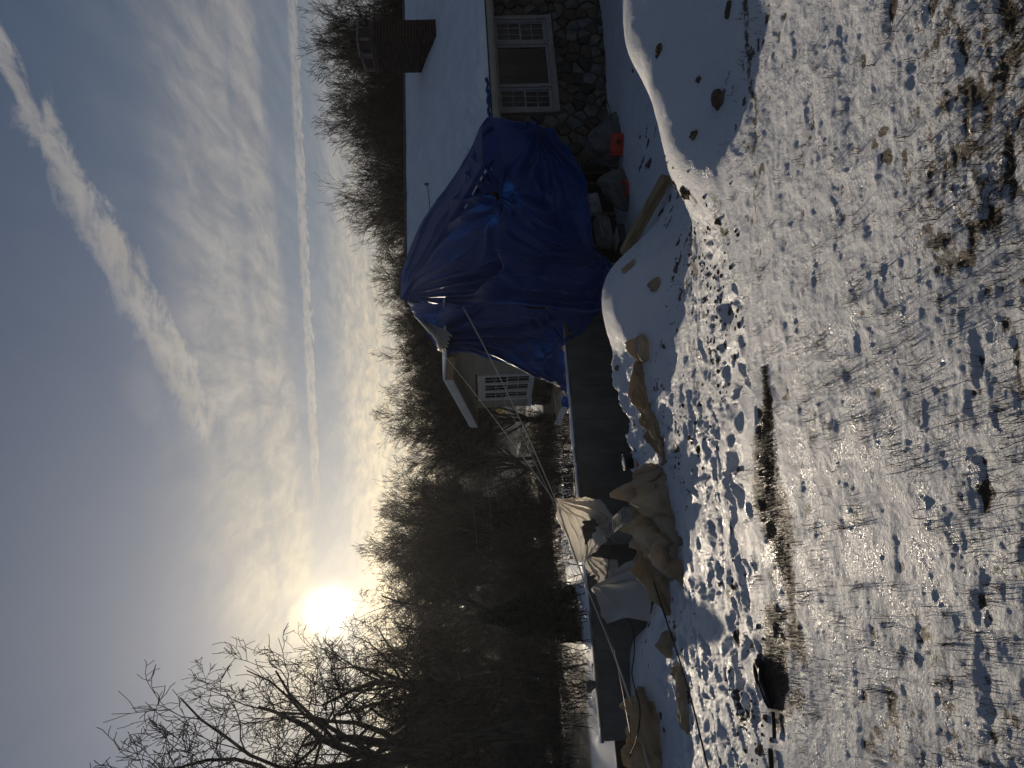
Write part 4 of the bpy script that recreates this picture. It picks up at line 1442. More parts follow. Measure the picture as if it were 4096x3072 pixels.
# ------------------------------------------------------------------ crumpled canvas heaps
def heap(name, spine, mat_, label, cat, seed, amp=.07, ncol=120, nrow=60, group=None, skew=1.5, base=-.03):
    """spine: list of (point on ground, half width, height)"""
    pts = cr_interp(np.array([list(p[0]) + [p[1], p[2]] for p in spine], float), ncol, 0)
    c, hw, hh = pts[:, :3], pts[:, 3] * .86, pts[:, 4] * .78
    tg = np.gradient(c, axis=0)
    tg[:, 2] = 0
    tg /= np.linalg.norm(tg, axis=1)[:, None] + 1e-9
    sd = np.stack([-tg[:, 1], tg[:, 0], tg[:, 2] * 0], 1)
    L = np.concatenate([[0], np.cumsum(np.linalg.norm(np.diff(c, axis=0), axis=1))])
    th = np.linspace(0, math.pi, nrow)
    A, T = np.meshgrid(np.arange(ncol), th, indexing='ij')
    LL = L[A]
    endf = np.sqrt(np.clip(np.sin(math.pi * np.clip(A / (ncol - 1), .0, 1)), 0, 1)) ** .7
    wq = 1.6 * fbm(LL * 1.3, T * .9, seed + 3, 3)
    tri = lambda q: np.abs(np.mod(q, 1.0) - .5) * 2
    f1_ = tri(LL * 1.15 + .42 * skew * T + wq * .55)
    f2_ = tri(LL * .9 - .75 * T + wq * .8 + .3)
    f3_ = tri(LL * 2.6 + .9 * T + wq * 1.5 + .6)
    f4_ = tri(LL * 5.2 - 1.4 * T + wq * 2.2)
    d = 1.5 * amp * (.95 * f1_ + .7 * f2_ + .55 * f3_ + .30 * f4_ - 1.15 + .4 * fbm(LL * 2.2, T * 1.5, seed + 7, 2)) + amp * .08 * ridge(LL * 12 - T * 3, T * 3, seed + 13, 2)
    d = d * (.25 + .75 * np.sin(T))
    rr_ = 1 + .28 * fbm(LL * 1.8, T * 1.2, seed + 21, 3)
    off = np.cos(T) * hw[A] * rr_ * (.35 + .65 * endf) + np.cos(T) * d
    up = np.clip(np.sin(T), 0, 1) ** .8 * hh[A] * rr_ * (.2 + .8 * endf) + np.sin(T) * d
    x = c[A, 0] + sd[A, 0] * off
    y = c[A, 1] + sd[A, 1] * off
    g0, _ = ground(x.ravel(), y.ravel())
    z = np.where(np.abs(c[A, 2] - 99) < 1, g0.reshape(x.shape), c[A, 2]) + base + np.clip(up, -.02, 9)
    # frayed skirts lie on the ground
    o = mesh_arrays(name, np.stack([x, y, z], -1).reshape(-1, 3), grid_faces(ncol, nrow), mat_, None, True)
    tag(o, label, cat, group)
    return o


def G(u, v, dz=0.0, y0=2.0):
    return hit(u, v, y0)


def GP(u, y):
    """ground point on the azimuth of u at distance y (height follows the ground)"""
    return np.array([(u - 384) / FPX * y + 0.0, y, 99.0])


GR = 'tan canvas tarps lying crumpled on the snow rim'
heap('canvas_heap', [(GP(291, 7.6), .12, .12), (GP(280, 7.65), .36, .42), (GP(258, 7.6), .48, .50), (GP(232, 7.5), .50, .42), (GP(210, 7.35), .46, .40), (GP(192, 7.25), .34, .30), (GP(180, 7.2), .15, .10)],
     M['tan_snowy'], 'largest heap of crumpled tan canvas, snow in its folds, below the pointed white sheet', 'canvas heap', 401, .15, 260, 130, GR)
heap('canvas_heap', [(GP(228, 8.0), .14, .40), (GP(208, 7.9), .20, .42), (GP(192, 7.7), .19, .34), (GP(174, 7.55), .16, .26), (GP(158, 7.45), .10, .18), (GP(143, 7.4), .04, .04)],
     M['tan'], 'brown canvas tail trailing left under the flat white sheet', 'canvas heap', 411, .07, 180, 80, GR)
heap('canvas_heap', [(GP(196, 6.95), .08, .10), (GP(188, 6.85), .16, .20), (GP(178, 6.8), .15, .16), (GP(168, 6.75), .06, .05)],
     M['tan'], 'amber pointed end of canvas in front of the largest heap', 'canvas heap', 415, .05, 70, 40, GR)
heap('canvas_heap', [(GP(296, 7.5), .06, .08), (GP(308, 7.55), .10, .10), (GP(326, 7.7), .17, .15), (GP(338, 7.9), .15, .15), (GP(352, 8.0), .14, .14), (GP(372, 8.05), .10, .16), (GP(388, 8.05), .08, .10), (GP(404, 7.95), .06, .08)],
     M['tan'], 'long twisted strip of tan canvas lying along the snow rim', 'canvas heap', 421, .06, 240, 60, GR)
heap('canvas_heap', [(GP(402, 7.9), .05, .06), (GP(410, 7.85), .15, .20), (GP(417, 7.85), .17, .20), (GP(425, 7.9), .09, .10)],
     M['tan_snowy'], 'small round wad of tan canvas on the foot of the middle snow mound', 'canvas heap', 431, .06, 70, 40, GR)
heap('canvas_heap', [(GP(70, 8.6), .05, .08), (GP(56, 8.3), .12, .20), (GP(38, 8.1), .22, .34), (GP(18, 8.0), .20, .36), (GP(-8, 7.9), .18, .28), (GP(-30, 7.8), .12, .16)],
     M['tan'], 'brown canvas bundle at the far left end of the foundation wall', 'canvas heap', 441, .15, 220, 110, GR)
heap('canvas_heap', [(GP(92, 7.3), .08, .10), (GP(76, 7.0), .14, .14), (GP(58, 6.9), .10, .12), (GP(40, 6.85), .15, .16), (GP(24, 6.85), .09, .08)],
     M['tan_snowy'], 'snow dusted strip of pale canvas in front of the left bundle', 'canvas heap', 451, .05, 90, 40, GR)
heap('canvas_heap', [(GP(128, 7.6), .07, .07), (GP(116, 7.5), .12, .13), (GP(100, 7.45), .08, .08)],
     M['tan_snowy'], 'little pale canvas lump below the corner of the flat white sheet', 'canvas heap', 461, .05, 60, 36, GR)
for k, (uu, yy, lab) in enumerate(((478, 7.6, 'half buried canvas scrap in the middle of the mound face'), (497, 8.25, 'half buried canvas scrap just below the timber end'))):
    heap('canvas_heap', [(GP(uu - 7, yy), .05, .03), (GP(uu, yy), .12, .07), (GP(uu + 8, yy), .06, .03)], M['tan_snowy'], lab, 'canvas heap', 471 + k * 10, .04, 50, 30, GR)

# grey canvas over things stacked at the stone wall
o = heap('canvas_cover', [(np.array([*P(600, 600, 12.0)[:2], 99]), .12, .30), (np.array([*P(612, 600, 12.05)[:2], 99]), .32, .62), (np.array([*P(628, 600, 12.05)[:2], 99]), .34, .68), (np.array([*P(643, 600, 12.1)[:2], 99]), .26, .45), (np.array([*P(654, 600, 12.15)[:2], 99]), .1, .1)],
         M['grey_canvas'], 'dark grey canvas cover over a pile at the stone wall', 'canvas cover', 481, .06, 100, 60)
o = heap('canvas_sack', [(np.array([*P(556, 600, 11.5)[:2], 99]), .12, .25), (np.array([*P(572, 600, 11.5)[:2], 99]), .26, .48), (np.array([*P(588, 600, 11.6)[:2], 99]), .24, .46), (np.array([*P(598, 600, 11.7)[:2], 99]), .1, .2)],
         M['grey_canvas'], 'slumped grey brown sack between the covered pile and the blue tarp', 'sack', 491, .05, 80, 50)
wire_pts = [P(676, 603, 11.9), P(664, 608, 11.7), P(652, 612, 11.6), P(660, 606, 11.8), P(672, 600, 12.0), P(684, 604, 12.0)]
rope('cable', wire_pts, .008, M['cable'], 'loose loop of dark wire against the foot of the stone wall', 'cable')
rope('cable', [P(641, 552, 11.95), P(660, 577, 12.6)], .005, M['cable'], 'thin cord from the blue tarp corner across the stone wall', 'cable')


# ------------------------------------------------------------------ buckets, boxes, boards
def bucket(name, at, r0, r1, h, m_body, label, mtx, handle=True, band=None):
    e = empty(name, at, label=label, cat='bucket')
    e.matrix_world = Matrix.Translation(Vector([float(c) for c in at])) @ mtx
    b = MB().lathe([(r0, 0), (r0 + (r1 - r0) * .82, h * .82), (r1 + .008, h * .825), (r1 + .008, h * .86), (r1, h * .865), (r1, h * .955), (r1 + .010, h * .96), (r1 + .010, h), (r1 - .006, h), (r1 - .012, h * .93), (r0 - .004, .01)], 24)
    b.build('body', m_body, e, True)
    if handle:
        pts = [(r1 * math.cos(t), -.004 - .02 * math.sin(t), h * .88 - r1 * .95 * math.sin(t)) for t in np.linspace(0.02, math.pi - .02, 18)]
        MB().tube([(p[0] * 1.07, p[1] - r1 * .2, p[2]) for p in pts], .003, 5).build('handle', M['cable'], e)
    return e


rb_ = hit(623, 620, 9.0)
lay = Matrix.Rotation(math.radians(-12), 4, 'Z') @ Matrix.Rotation(math.radians(-90), 4, 'Y')
e = bucket('red_bucket', P(634, 617.3, 11.55), .108, .128, .345, M['red'], 'faded red plastic bucket lying on its side on the snow by the grey cover', lay)
pm = MB()
for q in range(5):
    pm.box((-.035 + q * .015, -.119, .10), (-.025 + q * .015, -.1165, .16 + .02 * (q % 2)))
pm.build('print', M['ink'], e)['kind'] = 'stuff'
e2 = bucket('red_bucket', P(580, 641, 11.3), .105, .125, .30, M['red'], 'second red bucket standing half hidden at the foot of the grey brown sack', Matrix.Rotation(.15, 4, 'X'), False)

bpt = P(308.5, 644.5, 8.7)
e = bucket('paint_bucket', (bpt[0], bpt[1], bpt[2]), .088, .098, .155, M['white'], 'white bucket with black top band, orange print and snow inside, on the snow rim', Matrix.Rotation(math.radians(-4), 4, 'Y'))
MB().lathe([(.0972, .155), (.0975, .256), (.102, .257), (.102, .268), (.092, .268), (.085, .24), (.08, .155)], 24).build('black_band', M['black'], e, True)
MB().lathe([(.082, .20), (.088, .235), (.07, .262), (.03, .275), (.001, .272)], 20).build('snow_fill', M['roof_snow'], e, True)
lb = MB()


def curved(mb, a0, a1, z0, z1, r=.0995, n=6):
    vs = []
    for k in range(n + 1):
        a = a0 + (a1 - a0) * k / n
        vs.append([mb.bm.verts.new(Vector((math.sin(a) * rr_, -math.cos(a) * rr_, z))) for rr_, z in ((r - .006 + .004 * z0 / .15, z0), (r - .006 + .004 * z1 / .15, z1))])
    for a, b in zip(vs, vs[1:]):
        mb.bm.faces.new((a[0], b[0], b[1], a[1]))


curved(lb, -.75, -.15, .085, .145)
lb.build('orange_print', M['orange'], e)
lb = MB()
for k in range(5):
    curved(lb, .05 + k * .15, .14 + k * .15, .03 + .02 * (k % 2), .055 + .02 * (k % 3), n=2)
curved(lb, -.05, .45, .10, .135)
lb.build('dark_print', M['ink'], e)['kind'] = 'stuff'

bs_ = empty('board_stack', P(536, 610, 11.2), math.radians(38), label='stack of short grey boards leaning in the gap under the blue tarp', cat='board stack')
for k in range(5):
    MB().box((-.30, -.09, .015 + k * .045), (.26 + .02 * (k % 2), .09, .05 + k * .045), .003, Matrix.Rotation(.35, 4, 'X')).build('board', M['board'], bs_)
bp = P(531, 624, 10.9)
bxo = empty('cardboard_box', (bp[0], bp[1], bp[2]), math.radians(20), label='open pale box with dark sides beside the stack of short boards', cat='box')
MB().box((-.16, -.13, 0), (.16, .13, .12), .004).build('box_body', M['black'], bxo)
MB().box((-.17, -.14, .121), (.10, .14, .133), .002).build('box_lid', M['vinyl'], bxo)
sp = P(563, 592, 11.6)
sk = empty('printed_drum', (sp[0], sp[1], sp[2]), 0, label='pale drum with dark printed marks standing behind the grey brown sack', cat='drum')
sk.matrix_world = Matrix.Translation(Vector([float(c) for c in sp])) @ Matrix.Rotation(math.radians(80), 4, 'Y')
MB().lathe([(.13, -.16), (.138, -.15), (.138, .14), (.13, .16)], 22).build('drum_body', M['vinyl'], sk, True)
mk = MB()
for k in range(6):
    curved(mk, -.5 + k * .17, -.42 + k * .17, -.08 + .03 * (k % 3), .0 + .03 * (k % 2), r=.1455, n=2)
mk.build('printed_marks', M['ink'], sk)['kind'] = 'stuff'

# weathered timber lying on the bank
a_, b_ = P(591, 664, 8.6), P(516, 622, 9.6)
a_[2], b_[2] = P(591, 664, 8.6)[2], P(516, 622, 9.6)[2]
dv_ = Vector(b_ - a_)
tm = MB().box((0, -.055, -.10), (dv_.length, .055, .03), .008)
tmb = tm.build('timber', M['wood'], None)
tmb.matrix_world = Matrix.Translation(Vector(a_)) @ dv_.to_track_quat('X', 'Z').to_matrix().to_4x4()
tag(tmb, 'long weathered timber beam leaning on the bank between the two mounds', 'timber')

# bits standing on top of the foundation wall
for k, (ua, ub, lab) in enumerate(((316, 301, 'black lattice crate on the wall top, nearest the house'), (291, 283, 'smallest black lattice crate on the wall top, between two others'), (282, 269, 'black lattice crate on the wall top, nearest the white sheet'))):
    p0, p1 = P(ua, 573.5, 10.95 - .25 * k), P(ub, 574.5, 10.8 - .25 * k)
    w = float(np.linalg.norm((p1 - p0)[:2]))
    e = empty('lattice_crate', (p0[0], p0[1], p0[2]), 0, label=lab, cat='crate', group='black lattice crates on the wall')
    dvec = Vector((p1 - p0)[:].tolist())
    dvec.z = 0
    e.matrix_world = Matrix.Translation(Vector(p0)) @ dvec.to_track_quat('X', 'Z').to_matrix().to_4x4()
    hgt = .17
    f = bars(MB(), 0, w, 0, hgt, .014, -.008, .008)
    f.box((0.02, .02, 0), (w - .02, .20, .01))
    f.build('frame', M['black'], e)
    la = MB()
    n = max(3, int(w / .045))
    for q in range(n):
        x0 = w * q / n
        for sgn in (0, 1):
            za, zb = (.012, hgt - .012) if sgn == 0 else (hgt - .012, .012)
            la.tube([(x0 + .006, .004 * sgn, za), (min(x0 + .09, w - .006), .004 * sgn, zb)], .005, 4)
    la.build('lattice', M['black'], e)['kind'] = 'stuff'
wp_a, wp_b = P(343.5, 557.5, 10.9), P(361, 564.5, 11.2)
dv_ = Vector(wp_b - wp_a)
o = MB().box((0, -.01, -.045), (dv_.length, .01, .045), .003).build('plank', M['white_trim'], None)
o.matrix_world = Matrix.Translation(Vector(wp_a)) @ dv_.to_track_quat('X', 'Z').to_matrix().to_4x4()
tag(o, 'short white plank leaning on the wall top below the gable window', 'plank')
rope('thin_pole', [P(375, 554.5, 11.2), P(343, 557.8, 10.85)], .009, M['vinyl'], 'thin pale pole lying above the white plank', 'pole')
sw = empty('saw_horse', P(350, 571, 11.3), math.radians(20), label='low metal trestle standing behind the wall beside the white plank', cat='trestle')
for dxx in (-.18, .0, .18):
    MB().box((dxx - .012, -.012, -.02), (dxx + .012, .012, .16)).build('leg', M['board'], sw)
MB().box((-.24, -.014, .161), (.24, .014, .185)).build('rail', M['board'], sw)
cp = P(363, 566, 11.25)
o = cloth('blue_tarp', np.array([[P(373, 563, 11.25), P(367, 561, 11.22), P(360, 562, 11.2)], [P(372, 567, 11.24), P(366, 567, 11.2), P(359, 566, 11.18)], [P(371, 570, 11.2), P(366, 571.5, 11.15), P(360, 569, 11.12)]]), 24, 24,
          lambda a, b: .03 * ridge(a * 4, b * 4, 511, 2), M['blue'], None, None, True)
tag(o, 'small bunched end of blue tarp by the white plank on the wall', 'tarp', 'blue tarps over the house end')
# ledger and rough lumber at the left wall end
lu = empty('lumber_frame', P(92, 603, 9.75), 0, label='small broken wooden frame leaning on the left end of the wall', cat='lumber')
for k, (pa_, pb_) in enumerate((((86, 588), (83, 601)), ((77, 588), (85, 596)), (((86, 587.5)), (75, 590)), ((92, 596), (70, 600)), ((105, 593), (95, 602)))):
    A_, B_ = P(pa_[0], pa_[1], 9.8 + .03 * k), P(pb_[0], pb_[1], 9.72 + .03 * k)
    dv_ = Vector(B_ - A_)
    oo = MB().box((0, -.02, -.035), (dv_.length, .02, .035), .003).build('stick', M['board'], None)
    oo.matrix_world = Matrix.Translation(Vector(A_)) @ dv_.to_track_quat('X', 'Z').to_matrix().to_4x4()
    mw = oo.matrix_world.copy()
    oo.parent = lu
    oo.matrix_parent_inverse = (Matrix.Translation(lu.location)).inverted()


# ------------------------------------------------------------------ rocks
def rock(at, r, label, seed, sq=(1, .85, .65), m=None, name='rock', group='stones showing through the snow'):
    bm = bmesh.new()
    bmesh.ops.create_icosphere(bm, subdivisions=3, radius=1.0)
    for v in bm.verts:
        c = v.co.copy()
        k = 1 + .8 * float(fbm(c.x * 1.1 + seed, c.y * 1.1 + c.z * .9, seed, 3)) + .10 * float(fbm(c.x * 4, c.y * 4 + c.z * 3, seed + 5, 2))
        # flattened facets
        v.co = Vector((c.x * sq[0], c.y * sq[1], c.z * sq[2])) * k * r
    me = bpy.data.meshes.new(name)
    bm.to_mesh(me)
    bm.free()
    me.materials.append(m or M['rock'])
    o = bpy.data.objects.new(name, me)
    o.location = Vector([float(c) for c in at]) + Vector((0, 0, -r * .12))
    o.rotation_euler = (0, 0, seed * 1.7)
    link(o)
    return tag(o, label, 'rock', group)


for k, (uu, vv, r, lab) in enumerate((
        (717, 659, .040, 'small brown stone high on the right mound'),
        (688, 700, .026, 'dark stone low on the right mound, below the small brown one'),
        (669, 722, .058, 'largest wedge shaped stone at the foot of the right mound'),
        (632, 694, .042, 'dark rounded stone on the left slope of the right mound'),
        (697, 633, .032, 'brown stone poking out of the crest of the right mound'),
        (757, 729, .036, 'flat stone at the foot of the right mound by the picture edge'),
        (575, 686, .055, 'long dark stone where the right mound meets the trodden snow'),
        (424, 610, .030, 'small brown stone on the left shoulder of the middle mound'),
        (400, 617, .045, 'ochre stone on the skyline between middle mound and wall'),
        (547, 719, .030, 'dark wet stone in the trodden snow left of the right mound'),
        (318, 699, .034, 'brown clod in the trodden snow below the wide canvas strip'),
        (330, 690, .028, 'smaller brown clod just above its neighbour in the trodden snow'),
        (95, 682, .034, 'dark clod lying beside the long black cable'),
        (18, 760, .040, 'brown stone left of the black plastic trough'))):
    p = hit(uu, vv, 3.0)
    rock(p, r, lab, 600 + k * 3, (1.15, .8, .7) if k != 2 else (1.0, .7, .9))

# small frozen clods of earth on the trodden snow: past counting
def clods(n, seed):
    r = np.random.RandomState(seed)
    bm = bmesh.new()
    bmesh.ops.create_icosphere(bm, subdivisions=1, radius=1.0)
    bv = np.array([v.co[:] for v in bm.verts])
    bf = np.array([[v.index for v in f.verts] for f in bm.faces])
    bm.free()
    u = np.concatenate([r.normal(450, 75, n), r.uniform(40, 640, n // 2), r.normal(40, 45, n // 4)])
    y = np.concatenate([r.uniform(4.6, 7.4, n), r.uniform(4.2, 7.6, n // 2), r.uniform(4.0, 5.4, n // 4)])
    x = (u - 384) / FPX * y
    k = fbm(x * 1.6, y * 1.6, 59, 3) > r.uniform(-.35, .25, len(x))
    x, y = x[k], y[k]
    z, _ = ground(x, y)
    s_ = .005 + .019 * r.beta(1.2, 3.5, len(x))
    v = bv[None] * s_[:, None, None] * r.uniform(.6, 1.35, (len(x), len(bv), 1)) * np.array([1.2, 1.0, .75])
    v = v + np.stack([x, y, z + s_ * .25], 1)[:, None, :]
    f = bf[None] + (np.arange(len(x)) * len(bv))[:, None, None]
    o = mesh_arrays('soil_clods', v.reshape(-1, 3), f.reshape(-1, 3), M['rock'])
    tag(o, 'small frozen clods of earth scattered over the trodden snow', 'soil', None, 'stuff')


clods(650, 77)
# black plastic trough half sunk in the snow at the lawn edge
tp = hit(68, 758, 3.0)
o = heap('plastic_trough', [(GP(98, 4.22), .03, .025), (GP(88, 4.16), .075, .04), (GP(72, 4.10), .08, .045), (GP(54, 4.05), .06, .04), (GP(42, 4.03), .03, .02)], M['black'],
         'black crumpled plastic trough lying in the snow at the lawn edge', 'plastic trough', 521, .02, 60, 30, base=.0)
def gpt(u, v, dz=.02):
    p = hit(u, v, 2.5)
    return p + np.array([0, 0, dz])


rope('drain_pipe', [gpt(56, 777), gpt(44, 778), gpt(30, 778)], .012, M['black'], 'thin black pipe lying at the lawn edge below the trough', 'pipe')
rope('drain_pipe', [gpt(19, 774), gpt(8, 775), gpt(-6, 776)], .016, M['black'], 'black pipe stub at the lawn edge by the left picture border', 'pipe')
p = gpt(127, 757, .0)
o = heap('yellow_scrap', [(np.array([p[0] - .03, p[1], 99]), .01, .01), (np.array([p[0], p[1], 99]), .02, .035), (np.array([p[0] + .05, p[1], 99]), .01, .01)], M['yellow'],
         'tiny yellow scrap on the dead grass strip', 'scrap', 531, .006, 24, 16)


# ------------------------------------------------------------------ grass
def blades(name, n, place, lmin, lmax, w, m, seed, label, lean=.9):
    r = np.random.RandomState(seed)
    x, y, keep = place(r, n)
    x, y = x[keep], y[keep]
    n = len(x)
    z, _ = ground(x, y)
    L = r.uniform(lmin, lmax, n) * r.uniform(.5, 1, n)
    az = r.uniform(0, 2 * np.pi, n)
    tilt = r.uniform(.15, lean, n)
    w = w * r.uniform(.6, 1.3, n)
    dirx, diry = np.cos(az), np.sin(az)
    sx, sy = -np.sin(az), np.cos(az)
    base = np.stack([x, y, z - .008], 1)
    mid = base + np.stack([dirx * np.sin(tilt * .7) * L * .55, diry * np.sin(tilt * .7) * L * .55, np.cos(tilt * .7) * L * .55 + .0], 1)
    tip = mid + np.stack([dirx * np.sin(tilt * 1.5) * L * .45, diry * np.sin(tilt * 1.5) * L * .45, np.cos(tilt * 1.5) * L * .45], 1)
    side = np.stack([sx, sy, np.zeros(n)], 1) * (w / 2)[:, None]
    v = np.stack([base - side, base + side, mid + side * .8, mid - side * .8, tip], 1).reshape(-1, 3)
    i = np.arange(n)[:, None] * 5
    f = np.concatenate([i + np.array([[0, 1, 2]]), i + np.array([[0, 2, 3]]), i + np.array([[3, 2, 4]])])
    o = mesh_arrays(name, v, f, m)
    return tag(o, label, 'grass', None, 'stuff')


def lawn_place(r, n):
    y = 1.25 / (1 - r.uniform(0, 1, n) * (1 - 1.25 / 4.4))
    x = r.uniform(-.75, .75, n) * np.maximum(y, 1.2)
    cl = fbm(x * 2.4, y * 2.4, 701, 3) + .6 * fbm(x * 9, y * 9, 702, 2)
    keep = cl > r.uniform(-.05, .85, n)
    return x, y, keep


def tuft_place(r, n):
    nt = 620
    ty = 1.3 / (1 - r.uniform(0, 1, nt) * (1 - 1.3 / 4.3))
    tx = r.uniform(-.72, .72, nt) * ty
    k = r.randint(0, nt, n)
    rad = .010 + .02 * _hash(k, k * 3, 5)
    x = tx[k] + r.normal(0, 1, n) * rad
    y = ty[k] + r.normal(0, 1, n) * rad
    return x, y, np.ones(n, bool)


def strip_place(r, n):
    u = r.uniform(60, 390, n)
    x = (u - 384) / FPX * 3.9
    y = strip_center(x) - .06 * smooth(u, 420, 120) + r.normal(0, 1, n) * (.015 + .12 * smooth(u, 390, 200) * (.3 + 1.6 * np.clip(fbm(x * 2.7, x * 0, 74, 3) + .3, 0, 1)))
    gaps = smooth(fbm(x * 2.2, y * 3.0, 71, 3), -.55, -.05)
    return x, y, gaps > r.uniform(0, 1, n)


def far_place(r, n):
    u = r.uniform(-40, 560, n)
    y = r.uniform(4.2, 7.2, n)
    x = (u - 384) / FPX * y
    dirt = fbm(x * 1.0, y * 1.3, 55, 3)
    return x, y, dirt > r.uniform(.1, 1.2, n)


blades('grass', 60000, lawn_place, .015, .075, .0026, M['straw'], 1, 'dead grass blades poking through the snow of the lawn')
blades('grass_tufts', 11000, tuft_place, .025, .095, .0026, M['straw'], 2, 'loose tufts of taller dead grass in the snowy lawn', 1.15)
blades('grass_strip', 11000, strip_place, .012, .045, .004, M['straw'], 3, 'matted brown grass strip at the lawn edge', 1.4)
blades('grass_wet', 14000, lawn_place, .01, .04, .004, M['straw_wet'], 9, 'icy wet grass tips glinting in the low sun', 1.3)
blades('grass_stubble', 9000, far_place, .02, .06, .004, M['straw'], 4, 'sparse stubble in the trodden snow')
# ------------------------------------------------------------------ bare trees
def perp(d, r):
    a = Vector((r.gauss(0, 1), r.gauss(0, 1), r.gauss(0, 1)))
    a = a - d * a.dot(d)
    return a.normalized() if a.length > 1e-6 else d.orthogonal().normalized()


def grow_tree(seed, height, trunk_r, limbs, spread, levels, kids, up, trunk_f, rmin, wander=.16, lean=(0, 0), lenf=.62, gravity=0.0):
    """returns two lists of segments (p0, p1, r0, r1): wood and twigs"""
    r = random.Random(seed)
    wood, twig = [], []

    def branch(p, d, L, rad, lev):
        nseg = 6 if lev == 0 else (5 if lev < 3 else (4 if lev == 3 else (3 if lev < 5 else 2)))
        pts = [(p, rad)]
        dd = d.copy()
        tend = rad * (.62 if lev == 0 else .30)
        for i in range(nseg):
            dd = (dd + perp(dd, r) * wander * (1 + .35 * lev) * .6 + Vector((0, 0, up * (.5 if lev else .2) - gravity * (lev > 2)))).normalized()
            q = pts[-1][0] + dd * (L / nseg)
            rr_ = max(rmin, rad + (tend - rad) * (i + 1) / nseg)
            (wood if rad > rmin * 3.2 and lev < 3 else twig).append((pts[-1][0], q, pts[-1][1], rr_))
            pts.append((q, rr_))
        if lev >= levels:
            return
        nk = kids[min(lev, len(kids) - 1)]
        if lev == 0:
            nk = limbs
        for k in range(nk):
            t = (r.uniform(.45, 1.0) if lev == 0 else r.uniform(.22, 1.0))
            if lev == 0 and k < 2: t = 1.0
            f = t * nseg
            i = min(int(f), nseg - 1)
            pp = pts[i][0].lerp(pts[i + 1][0], f - i)
            rr_ = pts[i][1] + (pts[i + 1][1] - pts[i][1]) * (f - i)
            bd = (pts[i + 1][0] - pts[i][0]).normalized()
            ang = r.uniform(.5, 1.25) * spread * (1.0 if lev == 0 else 1.15)
            nd = (bd * math.cos(ang) + perp(bd, r) * math.sin(ang)).normalized()
            if lev < 2 and nd.z < -.1: nd.z *= -.3
            LL = (height * (1 - trunk_f) * r.uniform(.50, .72) if lev == 0 else L * lenf * r.uniform(.6, 1.15) * (1.15 - .45 * t))
            branch(pp, nd, LL, max(rmin, rr_ * (r.uniform(.50, .78) if lev == 0 else r.uniform(.38, .60))), lev + 1)

    branch(Vector((0, 0, -.3)), Vector((lean[0], lean[1], 1)).normalized(), height * trunk_f + .3, trunk_r, 0)
    return wood, twig


def seg_mesh(name, segs, n, m):
    p0 = np.array([s[0][:] for s in segs])
    p1 = np.array([s[1][:] for s in segs])
    r0 = np.array([s[2] for s in segs])
    r1 = np.array([s[3] for s in segs])
    d = p1 - p0
    L = np.linalg.norm(d, axis=1, keepdims=True) + 1e-9
    d = d / L
    p1 = p1 + d * r1[:, None] * .5
    ref = np.where(np.abs(d[:, 2:3]) > .8, np.array([[1.0, 0, 0]]), np.array([[0, 0, 1.0]]))
    a = np.cross(d, ref)
    a /= np.linalg.norm(a, axis=1, keepdims=True)
    b = np.cross(d, a)
    rings = []
    for P_, R_ in ((p0, r0), (p1, r1)):
        for k in range(n):
            t = 2 * math.pi * k / n
            rings.append(P_ + (a * math.cos(t) + b * math.sin(t)) * R_[:, None])
    v = np.stack(rings, 1)
    N_ = len(segs)
    base = np.arange(N_)[:, None] * (2 * n)
    f = []
    for k in range(n):
        f.append(base + np.array([[k, (k + 1) % n, n + (k + 1) % n, n + k]]))
    v = v.reshape(-1, 3).astype(np.float32)
    f = np.concatenate(f).astype(np.int32)
    me = bpy.data.meshes.new(name)
    me.vertices.add(len(v))
    me.vertices.foreach_set('co', v.ravel())
    me.loops.add(f.size)
    me.loops.foreach_set('vertex_index', f.ravel())
    me.polygons.add(len(f))
    me.polygons.foreach_set('loop_start', np.arange(0, f.size, 4, dtype=np.int32))
    me.polygons.foreach_set('loop_total', np.full(len(f), 4, dtype=np.int32))
    me.polygons.foreach_set('use_smooth', np.ones(len(f), dtype=bool))
    me.update(calc_edges=True)
    me.materials.append(m)
    return me


TREES = {}


def species(key, nv, sides=(6, 3), far=False, **kw):
    TREES[key] = []
    for k in range(nv):
        wood, twig = grow_tree(seed=hash_seed(key, k), **kw)
        top = max(max(s[1].z for s in wood), max(s[1].z for s in twig))
        TREES[key].append((seg_mesh('trunk', wood, sides[0], M['bark_far'] if far else M['bark']), seg_mesh('crown', twig, sides[1], M['bark_far'] if far else M['twig']), top, len(wood) + len(twig)))


def hash_seed(key, k):
    return sum(ord(c) * (i + 3) for i, c in enumerate(key)) * 7 + k * 101


species('vase', 3, height=8.5, trunk_r=.17, limbs=10, spread=.50, levels=5, kids=[9, 9, 7, 6, 3], up=.13, trunk_f=.22, rmin=.0042, wander=.13, lenf=.60)
species('oak', 2, height=10.5, trunk_r=.25, limbs=7, spread=.85, levels=5, kids=[7, 6, 5, 5, 4], up=.07, trunk_f=.30, rmin=.006, wander=.26, lenf=.60)
species('wood', 3, height=13.0, trunk_r=.19, limbs=10, spread=.62, levels=4, kids=[10, 6, 6, 5], up=.12, trunk_f=.45, rmin=.012, wander=.20, lenf=.55)
species('far', 3, sides=(4, 3), far=True, height=13.0, trunk_r=.20, limbs=10, spread=.58, levels=4, kids=[10, 6, 5, 4], up=.14, trunk_f=.42, rmin=.028, wander=.2, lenf=.52)
species('thicket', 2, far=True, height=4.0, trunk_r=.05, limbs=12, spread=.8, levels=4, kids=[12, 7, 6, 5], up=.10, trunk_f=.12, rmin=.013, wander=.28, lenf=.62)


